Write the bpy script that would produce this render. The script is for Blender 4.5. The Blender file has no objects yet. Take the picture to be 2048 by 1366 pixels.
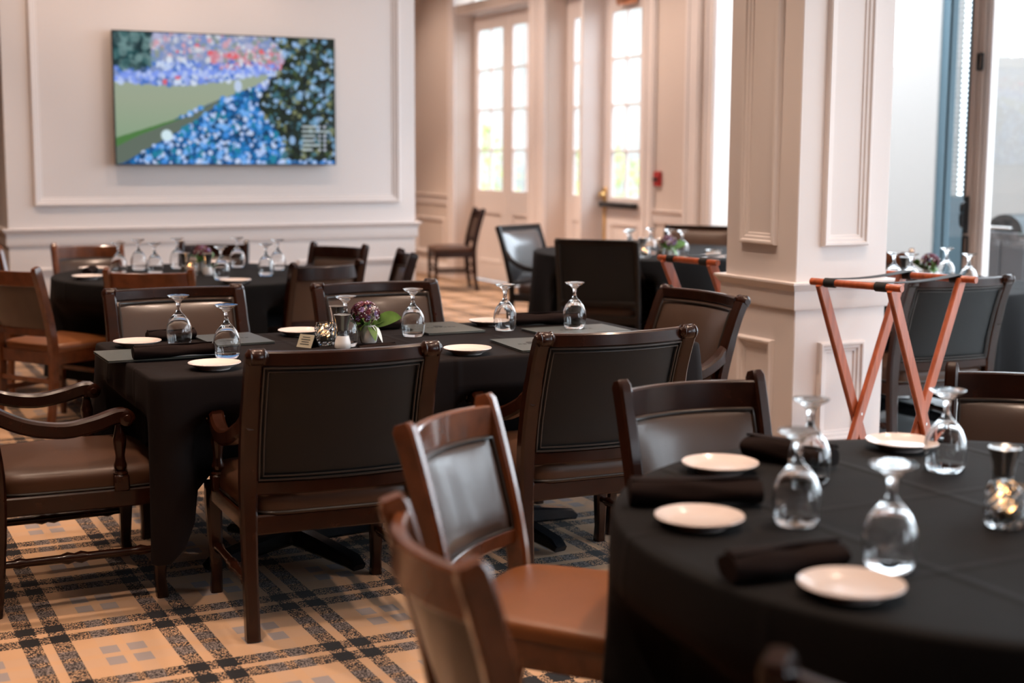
import bpy, math, random
from mathutils import Vector, Matrix
random.seed(7)
sc = bpy.context.scene
COL = sc.collection
R = math.radians
# ------------------------------------------------------------------ camera
CAMH = 1.45
pitch, roll, yaw = 0.132378, 0.004898, 0.465002
fw = Vector((math.sin(yaw)*math.cos(pitch), math.cos(yaw)*math.cos(pitch), -math.sin(pitch)))
r0 = Vector((math.cos(yaw), -math.sin(yaw), 0)); u0 = r0.cross(fw)
rr = r0*math.cos(roll)+u0*math.sin(roll); uu = u0*math.cos(roll)-r0*math.sin(roll)
cd = bpy.data.cameras.new('camera'); cam = bpy.data.objects.new('camera', cd); COL.objects.link(cam)
M = Matrix((rr, uu, -fw)).transposed().to_4x4(); M.translation = (0, 0, CAMH)
cam.matrix_world = M
cd.sensor_width = 36; cd.lens = 50; cd.clip_start = .05; cd.clip_end = 200
cd.dof.use_dof = True; cd.dof.focus_distance = 4.75; cd.dof.aperture_fstop = 2.0
sc.camera = cam
# ------------------------------------------------------------------ world, light, exposure
w = bpy.data.worlds.new('sky'); sc.world = w; w.use_nodes = True
bg = w.node_tree.nodes['Background']; bg.inputs[0].default_value = (.80, .90, 1.0, 1); bg.inputs[1].default_value = 8.0
sc.view_settings.view_transform = 'Standard'; sc.view_settings.look = 'None'
sc.view_settings.gamma = 1; sc.view_settings.exposure = 0.0; sc.view_settings.use_curve_mapping = False
sc.cycles.use_denoising = True
sc.cycles.max_bounces = 8; sc.cycles.diffuse_bounces = 4; sc.cycles.glossy_bounces = 4
sc.cycles.transmission_bounces = 8; sc.cycles.transparent_max_bounces = 12
sc.cycles.caustics_reflective = False; sc.cycles.caustics_refractive = False
sc.cycles.sample_clamp_indirect = 6
def portal(loc, rot, sx, sy):
    l = bpy.data.lights.new('window_portal', 'AREA'); l.shape = 'RECTANGLE'; l.size = sx; l.size_y = sy
    l.cycles.is_portal = True
    o = bpy.data.objects.new('window_portal', l); COL.objects.link(o); o.location = loc; o.rotation_euler = rot
portal((6.72, 2.8, 1.7), (0, R(90), 0), 3.2, 8.7)       # glazed right wall
portal((6.72, 8.47, 1.7), (0, R(90), 0), 3.2, 2.5)
portal((6.72, 12.8, 1.9), (0, R(90), 0), 2.2, 4.2)
portal((5.2, -3.9, 1.6), (R(90), 0, 0), 2.0, 2.6)        # windows behind the camera
WARM = (1.0, .735, .56)
def downlight(x, y, e, ang=95, blend=.8, rad=.05, tgt=None, z=3.5, col=WARM):
    l = bpy.data.lights.new('downlight', 'SPOT'); l.energy = e*.70; l.color = col; l.spot_size = R(ang); l.spot_blend = blend
    l.shadow_soft_size = rad
    o = bpy.data.objects.new('downlight', l); COL.objects.link(o); o.location = (x, y, z)
    if tgt:
        d = Vector(tgt)-o.location; o.rotation_euler = d.to_track_quat('-Z', 'Y').to_euler()
for x, y, e in [(2.2, 2.2, 260), (-.1, 1.7, 170), (0.5, 3.3, 260), (3.4, 3.3, 200), (0.5, 5.0, 330), (1.5, 4.9, 180), (2.5, 4.9, 200), (0.3, 7.2, 300),
                (2.1, 8.0, 330), (4.2, 7.0, 260), (5.4, 9.0, 300), (4.9, 12.0, 700), (4.9, 14.6, 700), (0.3, 9.4, 260), (5.6, 5.6, 160), (-1.6, 4.0, 250), (-1.6, 7.5, 250), (3.2, 13.6, 300), (3.4, 4.0, 110), (4.4, 4.0, 90)]:
    downlight(x, y, e)
for x, e in ((1.7, 118), (2.9, 66), (4.0, 46)): downlight(x, 9.2, e, 90, .9, .05, (x, 10.46, 1.2))     # unseen washers added to brighten the screen wall
downlight(2.75, 9.9, 32, 70, .9, .05, (2.75, 10.46, 2.6))
for y in (9.9, 11.2, 12.5, 13.8, 15.2): downlight(5.25, y, 125, 95, .9, .05, (6.75, y, 1.5), 3.5, (1, .78, .65))              # extra spots, put in to lift the wall of glazed doors
downlight(2.95, 5.6, 120, 60, .9, .05, (3.83, 5.2, 1.3))  # added spot that brightens the pillar's left face
# ------------------------------------------------------------------ materials
MATS = {}
def nodes(m): return m.node_tree.nodes, m.node_tree.links
def mat(name, col, rough=.5, metal=0., spec=.5, noise=None, bump=None, coat=0., trans=0., ior=1.45, sheen=0., emit=None):
    """noise=(scale, amount, (stretch xyz)) tints the colour; bump=(scale, strength, distance)"""
    m = bpy.data.materials.new(name); m.use_nodes = True; N, L = nodes(m); b = N['Principled BSDF']
    b.inputs['Base Color'].default_value = (*col, 1); b.inputs['Roughness'].default_value = rough; b.inputs['Metallic'].default_value = metal
    b.inputs['Specular IOR Level'].default_value = spec; b.inputs['IOR'].default_value = ior
    b.inputs['Coat Weight'].default_value = coat; b.inputs['Coat Roughness'].default_value = .12
    b.inputs['Transmission Weight'].default_value = trans
    b.inputs['Sheen Weight'].default_value = sheen
    if emit: b.inputs['Emission Color'].default_value = (*emit[0], 1); b.inputs['Emission Strength'].default_value = emit[1]
    if noise or bump:
        tc = N.new('ShaderNodeTexCoord')
    if noise:
        mp = N.new('ShaderNodeMapping'); L.new(tc.outputs['Object'], mp.inputs[0]); mp.inputs['Scale'].default_value = noise[2] if len(noise) > 2 else (1, 1, 1)
        n = N.new('ShaderNodeTexNoise'); L.new(mp.outputs[0], n.inputs[0]); n.inputs['Scale'].default_value = noise[0]; n.inputs['Detail'].default_value = 6
        cr = N.new('ShaderNodeValToRGB'); L.new(n.outputs[0], cr.inputs[0]); a = noise[1]
        cr.color_ramp.elements[0].position = .3; cr.color_ramp.elements[1].position = .7
        cr.color_ramp.elements[0].color = (*[c*(1-a) for c in col], 1); cr.color_ramp.elements[1].color = (*[min(1, c*(1+a)) for c in col], 1)
        L.new(cr.outputs[0], b.inputs['Base Color'])
    if bump:
        n2 = N.new('ShaderNodeTexNoise'); L.new(tc.outputs['Object'], n2.inputs[0]); n2.inputs['Scale'].default_value = bump[0]; n2.inputs['Detail'].default_value = 4
        bp = N.new('ShaderNodeBump'); bp.inputs['Strength'].default_value = bump[1]; bp.inputs['Distance'].default_value = bump[2]
        L.new(n2.outputs[0], bp.inputs['Height']); L.new(bp.outputs[0], b.inputs['Normal'])
    MATS[name] = m; return m
mat('mahogany', (.020, .0052, .0020), .26, spec=.36, noise=(22, .3, (1, 1, 1)), coat=.2)
mat('oak_brown', (.125, .037, .012), .26, noise=(18, .25, (1, 1, 1)), coat=.6)
mat('espresso', (.006, .003, .002), .3, spec=.4, noise=(6, .4, (6, 6, .8)), coat=.15)
mat('tray_wood', (.36, .080, .028), .35, noise=(6, .25, (8, 8, .7)), coat=.3)
mat('leather_seat', (.060, .026, .013), .42, spec=.4, bump=(260, .12, .002), noise=(3, .15))
mat('leather', (.058, .034, .024), .28, spec=.68, coat=.15, bump=(260, .12, .002), noise=(3, .18))
mat('leather_dark_shade', (.0012, .0022, .0028), .54, spec=.46, bump=(260, .12, .002), noise=(3, .18))  # same leather as the fronts, shade of the rear faces put into its colour
mat('leather_gloss', (.05, .052, .058), .2, spec=1.0, coat=.8)
mat('leather_brown', (.19, .064, .019), .40, spec=.45, bump=(260, .12, .002), noise=(3, .15))
mat('piping', (.03, .024, .021), .3, spec=.6)
mat('paint', (.72, .655, .635), .45, bump=(30, .03, .002))
mat('dark_unseen_wall', (.10, .05, .03), .5, noise=(4, .3, (1, 1, .2)))  # invented finish for unseen walls, dark to cut their reflections
mat('paint_door', (.78, .70, .67), .4)
mat('paint_gold', (.66, .56, .50), .5, bump=(30, .03, .002))
mat('ceiling_paint', (.8, .77, .73), .7)
mat('porcelain', (.76, .655, .615), .16, coat=.3)
mat('goblet_glass', (1, 1, 1), 0, trans=1, ior=1.45)
mat('crystal', (1, 1, 1), .06, trans=1, ior=1.5)
mat('steel', (.62, .60, .58), .2, metal=1)
mat('brass', (.78, .52, .22), .25, metal=1)
mat('copper', (.80, .42, .26), .35, metal=1)
mat('black_plastic', (.012, .012, .013), .35)
mat('strap', (.008, .008, .009), .7)
mat('menu_cover', (.05, .058, .053), .36, bump=(300, .2, .001), noise=(4, .12))
mat('menu_edge', (.02, .02, .02), .5)
mat('card', (.34, .31, .24), .6)
mat('ink', (.05, .05, .045), .6)
mat('salt', (.9, .86, .84), .6, coat=.8)
mat('pepper', (.05, .04, .03), .6, coat=.8)
mat('wax', (.85, .78, .68), .5)
mat('flame', (1, .5, .2), .5, emit=((1, .50, .18), 14))
mat('vase_white', (.82, .76, .71), .3)
mat('leaf', (.10, .20, .035), .4, noise=(20, .3))
mat('petal_maroon', (.11, .008, .022), .55)
mat('petal_lilac', (.28, .20, .42), .55)
mat('petal_white', (.80, .74, .72), .5)
mat('calla', (.80, .82, .78), .35)
mat('tv_plastic', (.01, .012, .011), .25)
mat('base_metal', (.012, .013, .016), .22, spec=.6)
mat('rubber_blue', (.05, .22, .36), .3)
mat('red_plastic', (.42, .03, .03), .4)
mat('stone', (.30, .295, .29), .7, noise=(3, .1))
mat('terrace_wall', (.36, .34, .32), .7)
mat('backdrop_wall', (.30, .30, .275), .8, noise=(.6, .25))
mat('cabinet_grey', (.17, .17, .18), .6)
mat('teal_paint', (.06, .105, .13), .6)
mat('blind', (.22, .22, .215), .5)
mat('grill_dark', (.008, .02, .026), .3)
mat('frame_tan', (.56, .44, .38), .45)
mat('foliage', (.30, .34, .10), .8, noise=(6, .4))
mat('pale_floor', (.66, .69, .70), .35, noise=(2, .08))
def cloth_mat(name, col, cx=0, cy=0):
    m = mat(name, col, .8, spec=.18); N, L = nodes(m); b = N['Principled BSDF']
    tc = N.new('ShaderNodeTexCoord'); sx = N.new('ShaderNodeSeparateXYZ'); L.new(tc.outputs['Object'], sx.inputs[0])
    def crease(out, off):
        a = N.new('ShaderNodeMath'); a.operation = 'SUBTRACT'; L.new(out, a.inputs[0]); a.inputs[1].default_value = off
        p = N.new('ShaderNodeMath'); p.operation = 'ABSOLUTE'; L.new(a.outputs[0], p.inputs[0])
        mr = N.new('ShaderNodeMapRange'); mr.interpolation_type = 'SMOOTHSTEP'; L.new(p.outputs[0], mr.inputs[0])
        mr.inputs[1].default_value = 0; mr.inputs[2].default_value = .02; mr.inputs[3].default_value = 1; mr.inputs[4].default_value = 0
        return mr.outputs[0]
    hs = [crease(sx.outputs[0], -.38), crease(sx.outputs[0], .02), crease(sx.outputs[0], .40), crease(sx.outputs[1], .2), crease(sx.outputs[1], -.22)]
    t = hs[0]
    for h in hs[1:]:
        ad = N.new('ShaderNodeMath'); ad.operation = 'ADD'; L.new(t, ad.inputs[0]); L.new(h, ad.inputs[1]); t = ad.outputs[0]
    n = N.new('ShaderNodeTexNoise'); L.new(tc.outputs['Object'], n.inputs[0]); n.inputs['Scale'].default_value = 5; n.inputs['Detail'].default_value = 3
    ad = N.new('ShaderNodeMath'); ad.operation = 'ADD'; L.new(t, ad.inputs[0]); L.new(n.outputs[0], ad.inputs[1])
    bp = N.new('ShaderNodeBump'); bp.inputs['Strength'].default_value = .5; bp.inputs['Distance'].default_value = .004
    L.new(ad.outputs[0], bp.inputs['Height']); L.new(bp.outputs[0], b.inputs['Normal'])
    return m
cloth_mat('cloth', (.0055, .0048, .005)); cloth_mat('cloth_brown', (.0062, .0034, .0034))
mat('napkin', (.012, .0062, .0052), .85, spec=.12, bump=(40, .3, .004))
def pane_mat(name, tint, gloss=.08):
    m = bpy.data.materials.new(name); m.use_nodes = True; N, L = nodes(m); N.remove(N['Principled BSDF'])
    t = N.new('ShaderNodeBsdfTransparent'); t.inputs[0].default_value = (*tint, 1)
    g = N.new('ShaderNodeBsdfGlossy'); g.inputs['Roughness'].default_value = .02
    mx = N.new('ShaderNodeMixShader'); mx.inputs[0].default_value = gloss
    L.new(t.outputs[0], mx.inputs[1]); L.new(g.outputs[0], mx.inputs[2]); L.new(mx.outputs[0], N['Material Output'].inputs[0])
    MATS[name] = m
pane_mat('window_glass', (.96, .97, .97)); pane_mat('teal_glass', (.55, .72, .78), .12)
def carpet():
    m = bpy.data.materials.new('plaid_carpet'); m.use_nodes = True; N, L = nodes(m); b = N['Principled BSDF']
    b.inputs['Roughness'].default_value = .95; b.inputs['Specular IOR Level'].default_value = .1; b.inputs['Sheen Weight'].default_value = .1
    tc = N.new('ShaderNodeTexCoord'); sp = N.new('ShaderNodeSeparateXYZ')
    # tufts: snap to a 4 mm grid and wobble
    mp = N.new('ShaderNodeMapping'); L.new(tc.outputs['Object'], mp.inputs[0])
    sn = N.new('ShaderNodeVectorMath'); sn.operation = 'SNAP'; L.new(mp.outputs[0], sn.inputs[0]); sn.inputs[1].default_value = (.0034, .0034, 1)
    L.new(sn.outputs[0], sp.inputs[0])
    def M2(op, a, bb=None, c=None):
        n = N.new('ShaderNodeMath'); n.operation = op
        for i, v in enumerate((a, bb, c)):
            if v is None: continue
            if isinstance(v, (int, float)): n.inputs[i].default_value = v
            else: L.new(v, n.inputs[i])
        return n.outputs[0]
    def dist(coord, off, per):   # distance to the nearest crossing line
        a = M2('SUBTRACT', coord, off); a = M2('DIVIDE', a, per); a = M2('ADD', a, .5)
        fl = M2('FLOOR', a); a = M2('SUBTRACT', a, fl); a = M2('SUBTRACT', a, .5); return M2('MULTIPLY', M2('ABSOLUTE', a), per)
    def band(d, c, hw): return M2('LESS_THAN', M2('ABSOLUTE', M2('SUBTRACT', d, c)), hw)
    X, Y = sp.outputs[0], sp.outputs[1]
    PX, PY, OX, OY = .3994, .5106, .5876, 4.3162
    dx = dist(X, OX, PX); dy = dist(Y, OY, PY); bx = dist(X, OX+PX/2, PX); by = dist(Y, OY+PY/2, PY)
    sx_, sy_ = band(dx, .0425, .0275), band(dy, .050, .034)
    bx_, by_ = band(bx, .040, .026), band(by, .050, .033)
    wn = N.new('ShaderNodeTexWhiteNoise'); wn.noise_dimensions = '2D'; L.new(sn.outputs[0], wn.inputs['Vector']); rnd = wn.outputs['Value']
    big = N.new('ShaderNodeTexNoise'); L.new(tc.outputs['Object'], big.inputs[0]); big.inputs['Scale'].default_value = 3; big.inputs['Detail'].default_value = 5
    def mix(f, a, c):
        n = N.new('ShaderNodeMix'); n.data_type = 'RGBA'
        if isinstance(f, (int, float)): n.inputs[0].default_value = f
        else: L.new(f, n.inputs[0])
        for i, v in ((6, a), (7, c)):
            if isinstance(v, tuple): n.inputs[i].default_value = (*v, 1)
            else: L.new(v, n.inputs[i])
        return n.outputs[2]
    tan = mix(big.outputs[0], (.42, .245, .135), (.52, .325, .19))
    any_b = M2('MAXIMUM', bx_, by_); both_b = M2('MULTIPLY', bx_, by_)
    base = mix(M2('MULTIPLY', any_b, .10), tan, (.33, .31, .31)); base = mix(M2('MULTIPLY', both_b, .8), base, (.215, .205, .22))
    any_s = M2('MAXIMUM', sx_, sy_); both_s = M2('MULTIPLY', sx_, sy_)
    light = mix(M2('MULTIPLY', any_b, .8), tan, (.16, .15, .16))
    dith = mix(M2('GREATER_THAN', rnd, M2('ADD', .34, M2('MULTIPLY', any_b, .10))), light, (.018, .014, .013))
    c = mix(any_s, base, dith); c = mix(both_s, c, (.010, .008, .008))
    L.new(c, b.inputs['Base Color'])
    bp = N.new('ShaderNodeBump'); bp.inputs['Strength'].default_value = .5; bp.inputs['Distance'].default_value = .004
    L.new(rnd, bp.inputs['Height']); L.new(bp.outputs[0], b.inputs['Normal'])
    MATS['plaid_carpet'] = m
carpet()
# ------------------------------------------------------------------ mesh helpers
class MB:
    def __init__(s): s.v = []; s.f = []
    def add(s, vs, fs):
        o = len(s.v); s.v += [Vector(p) for p in vs]; s.f += [[i+o for i in f] for f in fs]; return s
    def rings(s, rings, cap0=True, cap1=True, closed=False):
        o = len(s.v); n = len(rings[0])
        for r_ in rings: s.v += [Vector(p) for p in r_]
        k = len(rings)
        for i in range(k if closed else k-1):
            a, b = o+i*n, o+((i+1) % k)*n
            for j in range(n):
                j2 = (j+1) % n; s.f.append([a+j, a+j2, b+j2, b+j])
        if not closed:
            if cap0: s.f.append([o+j for j in range(n)][::-1])
            if cap1: s.f.append([o+(k-1)*n+j for j in range(n)])
        return s
    def sweep(s, pts, size, up=(0, 0, 1), n=8, closed=False, sq=True):
        """size: (a,b) or list of (a,b) half sizes along side / normal; sq: rounded rectangle, else ellipse"""
        P = [Vector(p) for p in pts]; k = len(P); up = Vector(up); out = []
        for i in range(k):
            if closed: t = P[(i+1) % k]-P[i-1]
            else: t = P[min(i+1, k-1)]-P[max(i-1, 0)]
            t.normalize(); sd = up.cross(t)
            if sd.length < 1e-4: sd = Vector((1, 0, 0)).cross(t)
            sd.normalize(); nn = t.cross(sd)
            a, b = size[i] if isinstance(size, list) else size
            if sq:
                c = min(a, b)*.35; q = [(a, b-c), (a-c, b), (-a+c, b), (-a, b-c), (-a, -b+c), (-a+c, -b), (a-c, -b), (a, -b+c)]
            else: q = [(a*math.cos(2*math.pi*j/n), b*math.sin(2*math.pi*j/n)) for j in range(n)]
            out.append([P[i]+sd*x+nn*y for x, y in q])
        return s.rings(out, closed=closed)
    def box(s, x0, x1, y0, y1, z0, z1, c=0.004):
        c = min(c, (x1-x0)/3, (y1-y0)/3, (z1-z0)/3)
        if c <= 0:
            return s.add([(x0, y0, z0), (x1, y0, z0), (x1, y1, z0), (x0, y1, z0), (x0, y0, z1), (x1, y0, z1), (x1, y1, z1), (x0, y1, z1)],
                         [[3, 2, 1, 0], [4, 5, 6, 7], [0, 1, 5, 4], [1, 2, 6, 5], [2, 3, 7, 6], [3, 0, 4, 7]])
        def rg(z, i):
            return [(x1-i, y1-c-i*0, z), (x1-c, y1-i, z), (x0+c, y1-i, z), (x0+i, y1-c, z), (x0+i, y0+c, z), (x0+c, y0+i, z), (x1-c, y0+i, z), (x1-i, y0+c, z)]
        return s.rings([rg(z0, c*.9), rg(z0+c, 0), rg(z1-c, 0), rg(z1, c*.9)])
    def lathe(s, prof, n=20, c=(0, 0, 0), cap0=True, cap1=True, mod=None):
        c = Vector(c); out = []
        for r_, z in prof:
            ring = []
            for j in range(n):
                a = 2*math.pi*j/n; q = max(r_, 1e-5)*(mod(a, z) if mod else 1)
                ring.append(c+Vector((q*math.cos(a), q*math.sin(a), z)))
            out.append(ring)
        return s.rings(out, cap0, cap1)
    def xform(s, m):
        s.v = [m @ p for p in s.v]; return s
    def build(s, name, m, parent=None, smooth=True, ang=40):
        me = bpy.data.meshes.new(name); me.from_pydata([tuple(p) for p in s.v], [], s.f)
        me.materials.append(MATS[m]); me.validate()
        import bmesh
        bm = bmesh.new(); bm.from_mesh(me); bmesh.ops.recalc_face_normals(bm, faces=bm.faces); bm.to_mesh(me); bm.free()
        if smooth:
            for p in me.polygons: p.use_smooth = True
            me.set_sharp_from_angle(angle=R(ang))
        o = bpy.data.objects.new(name, me); COL.objects.link(o)
        if parent: o.parent = parent
        return o
def tag(o, label=None, cat=None, group=None, kind=None):
    for k, v in (('label', label), ('category', cat), ('group', group), ('kind', kind)):
        if v: o[k] = v
    return o
def empty(name, loc=(0, 0, 0), rz=0):
    o = bpy.data.objects.new(name, None); COL.objects.link(o); o.location = loc; o.rotation_euler = (0, 0, rz); o.empty_display_size = .1; return o
CH = {}
def copy_tree(o, parent=None):
    c = o.copy(); COL.objects.link(c); c.parent = parent
    for ch in list(o.children): copy_tree(ch, c)
    return c
def place(proto, loc, rz, label, group=None):
    """first use moves the prototype itself, later ones copy it"""
    if proto.get('_used'): o = copy_tree(proto)
    else: o = proto; o['_used'] = 1
    o.location = loc; o.rotation_euler = (0, 0, rz); o['label'] = label
    if group: o['group'] = group
    return o
def swapmat(o, pairs):
    for ch in [o]+list(o.children_recursive):
        if ch.type == 'MESH' and ch.data.materials[0].name in pairs:
            key = (ch.data.name, pairs[ch.data.materials[0].name])
            if key not in CH:
                d = ch.data.copy(); d.materials[0] = MATS[pairs[ch.data.materials[0].name]]; CH[key] = d
            ch.data = CH[key]
def lerp(a, b, t): return a+(b-a)*t
def interp(tab, z):
    for (z0, y0), (z1, y1) in zip(tab, tab[1:]):
        if z <= z1: return lerp(y0, y1, (z-z0)/(z1-z0))
    return tab[-1][1]
def catmull(pts, k=5):
    P = [Vector(p) for p in pts]; out = []
    for i in range(len(P)-1):
        a, b, c, d = P[max(i-1, 0)], P[i], P[i+1], P[min(i+2, len(P)-1)]
        for j in range(k):
            t = j/k; out.append(.5*((2*b)+(c-a)*t+(2*a-5*b+4*c-d)*t*t+(3*b-a-3*c+d)*t**3))
    out.append(P[-1]); return out
# ------------------------------------------------------------------ the setting
def profile_run(path, prof, closed=False):
    """extrude a (offset, z) profile along a 2D path, offset to the right-hand side of travel, mitred"""
    mb = MB(); n = len(path); rings = []
    P = [Vector((p[0], p[1])) for p in path]
    for i in range(n):
        def nrm(a, b):
            d = (b-a).normalized(); return Vector((d.y, -d.x))
        if closed: n0, n1 = nrm(P[i-1], P[i]), nrm(P[i], P[(i+1) % n])
        else:
            n0 = nrm(P[i-1], P[i]) if i > 0 else nrm(P[0], P[1]); n1 = nrm(P[i], P[i+1]) if i < n-1 else n0
        mv = (n0+n1); mv = mv/(1+n0.dot(n1))
        rings.append([(P[i].x+mv.x*o, P[i].y+mv.y*o, z) for o, z in prof])
    mb.rings(rings, closed=closed); return mb
RAIL = lambda z: [(0, z-.125), (.012, z-.122), (.016, z-.112), (.016, z-.04), (.02, z-.036), (.036, z-.012), (.040, z-.010), (.040, z-.002), (.036, z), (0, z)]
BASEB = [(0, 0), (.018, 0), (.018, .13), (.012, .145), (.006, .155), (0, .16)]
def mould_frame(o, u, v, n, u0, u1, v0, v1, wd=.042, ht=.022):
    """stepped picture-frame moulding on the plane through o spanned by u, v with outward normal n"""
    o, u, v, n = Vector(o), Vector(u), Vector(v), Vector(n); mb = MB()
    prof = [(0, 0), (.002, ht*.8), (wd*.15, ht), (wd*.32, ht*.95), (wd*.42, ht*.62), (wd*.65, ht*.55), (wd*.75, ht*.30), (wd*.95, ht*.22), (wd, 0)]
    rings = []
    for cu, cv, su, sv in ((u0, v0, 1, 1), (u1, v0, -1, 1), (u1, v1, -1, -1), (u0, v1, 1, -1)):
        rings.append([o+u*(cu+su*a)+v*(cv+sv*a)+n*h for a, h in prof])
    mb.rings(rings, closed=True); return mb
def structure(o, label=None): return tag(o, label, None, None, 'structure')
structure(MB().box(-4.2, 6.97, -4.2, 17.6, -.1, 0, 0).build('floor', 'plaid_carpet', smooth=False), 'tan carpet with black and grey plaid stripes')
structure(MB().box(-4.2, 7.05, -4.2, 17.6, 3.6, 3.75, 0).build('ceiling', 'ceiling_paint', smooth=False))
structure(MB().box(-4.2, -4.0, -4.2, 17.6, 0, 3.6, 0).build('wall_left', 'dark_unseen_wall', smooth=False))
structure(MB().box(-4.0, 7.05, 17.4, 17.6, 0, 3.6, 0).build('wall_far', 'paint', smooth=False))
bw = MB()
bw.box(-4.0, 4.2, -4.2, -4.0, 0, 3.6, 0); bw.box(6.3, 7.05, -4.2, -4.0, 0, 3.6, 0); bw.box(4.2, 6.3, -4.2, -4.0, 0, .3, 0); bw.box(4.2, 6.3, -4.2, -4.0, 2.9, 3.6, 0)
for x in (5.25,): bw.box(x-.05, x+.05, -4.15, -4.05, .3, 2.9, 0)
structure(bw.build('wall_back', 'dark_unseen_wall', smooth=False))
# pillar
pil = structure(empty('pillar', (0, 0, 0)), 'square white panelled pillar in the middle of the room')
px0, px1, py0, py1 = 3.83, 4.33, 4.912, 5.43
MB().box(px0, px1, py0, py1, 0, 3.6, .004).build('shaft', 'paint', pil, smooth=False)
loop = [(px0, py0), (px0, py1), (px1, py1), (px1, py0)]
profile_run(loop[::-1], RAIL(.90), True).build('chair_rail', 'paint', pil, ang=25)
profile_run(loop[::-1], BASEB, True).build('base_moulding', 'paint', pil, ang=25)
for (o, u, n, a0, a1) in (((px0, py0, 0), (0, 1, 0), (-1, 0, 0), .135, .395), ((px0, py0, 0), (1, 0, 0), (0, -1, 0), .128, .378),
                          ((px1, py0, 0), (0, 1, 0), (1, 0, 0), .135, .395), ((px0, py1, 0), (1, 0, 0), (0, 1, 0), .128, .378)):
    mould_frame(o, u, (0, 0, 1), n, a0, a1, 1.05, 3.1, .05, .026).build('panel_moulding', 'paint', pil, ang=25)
    mould_frame(o, u, (0, 0, 1), n, a0, a1, .185, .632, .05, .026).build('panel_moulding', 'paint', pil, ang=25)
# screen wall (a thick pier that carries the television)
tw = structure(empty('wall_screen'), 'white panelled wall carrying the television')
wx0, wx1, wy = 1.31, 4.385, 10.463
MB().box(wx0, wx1, wy, 12.4, 0, 3.6, .003).build('wall_body', 'paint', tw, smooth=False)
wp = [(wx0, 12.4), (wx0, wy), (wx1, wy), (wx1, 12.4)]
profile_run(wp, RAIL(.90)).build('chair_rail', 'paint', tw, ang=25)
profile_run(wp, BASEB).build('baseboard', 'paint', tw, ang=25)
mould_frame((0, wy, 0), (1, 0, 0), (0, 0, 1), (0, -1, 0), 1.49, 4.25, 1.055, 3.2, .06, .03).build('panel_moulding', 'paint', tw, ang=25)
for a, b in ((1.49, 2.33), (2.45, 3.29), (3.41, 4.25)):
    mould_frame((0, wy, 0), (1, 0, 0), (0, 0, 1), (0, -1, 0), a, b, .22, .62, .05, .026).build('panel_moulding', 'paint', tw, ang=25)
# right wall with the glazed doors
DX = 6.75
rw = MB()
for y0, y1, z0, z1 in ((14.90, 17.4, 0, 3.6), (12.70, 13.06, 0, 3.6), (9.74, 10.83, 0, 3.6), (13.06, 14.90, 2.98, 3.08), (13.06, 14.90, 3.45, 3.6), (10.83, 12.70, 2.98, 3.08), (10.83, 12.70, 3.45, 3.6),
                       (-4.2, 9.74, 3.35, 3.6), (-4.2, -1.6, 0, 3.35)):
    rw.box(DX, DX+.28, y0, y1, z0, z1, 0)
structure(rw.build('wall_right', 'paint_gold', smooth=False), 'long beige wall with glazed doors')
tr = 0
def casing(y0, y1, z0, z1, dep=.03, m='paint_door'):
    global tr; tr += 1
    mb = MB().box(DX-dep, DX-.0005, y0, y1, z0, z1, .006)
    w2 = min(y1-y0, z1-z0)
    if y1-y0 < z1-z0: mb.box(DX-dep-.012, DX-dep+.002, y0+w2*.08, y0+w2*.28, z0, z1, .005); mb.box(DX-dep-.012, DX-dep+.002, y1-w2*.28, y1-w2*.08, z0, z1, .005)
    return structure(mb.build('trim_%d' % tr, m, ang=30))
for a, b, c, d in ((14.90, 15.07, 0, 3.5), (12.89, 13.06, 0, 3.5), (12.70, 12.87, 0, 3.5), (10.66, 10.83, 0, 3.5), (9.96, 10.19, 0, 3.5), (9.74, 9.90, 0, 3.5)): casing(a, b, c, d)
k = 0
for y0, y1 in ((15.07, 17.4), (10.19, 10.66)):
    k += 1
    structure(profile_run([(DX, y1), (DX, y0)], [(o, z) for o, z in RAIL(.955)]).build('trim_%d' % (20+k), 'paint_door', ang=25))
    structure(profile_run([(DX, y1), (DX, y0)], BASEB).build('baseboard_right_%d' % k, 'paint_door', ang=25))
    if y1-y0 > 1:
        for q in range(2): structure(mould_frame((DX, 0, 0), (0, 1, 0), (0, 0, 1), (-1, 0, 0), 15.2+q*1.0, 16.05+q*1.0, .25, .68, .05, .026).build('trim_%d' % (30+q), 'paint_door', ang=25))
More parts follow.
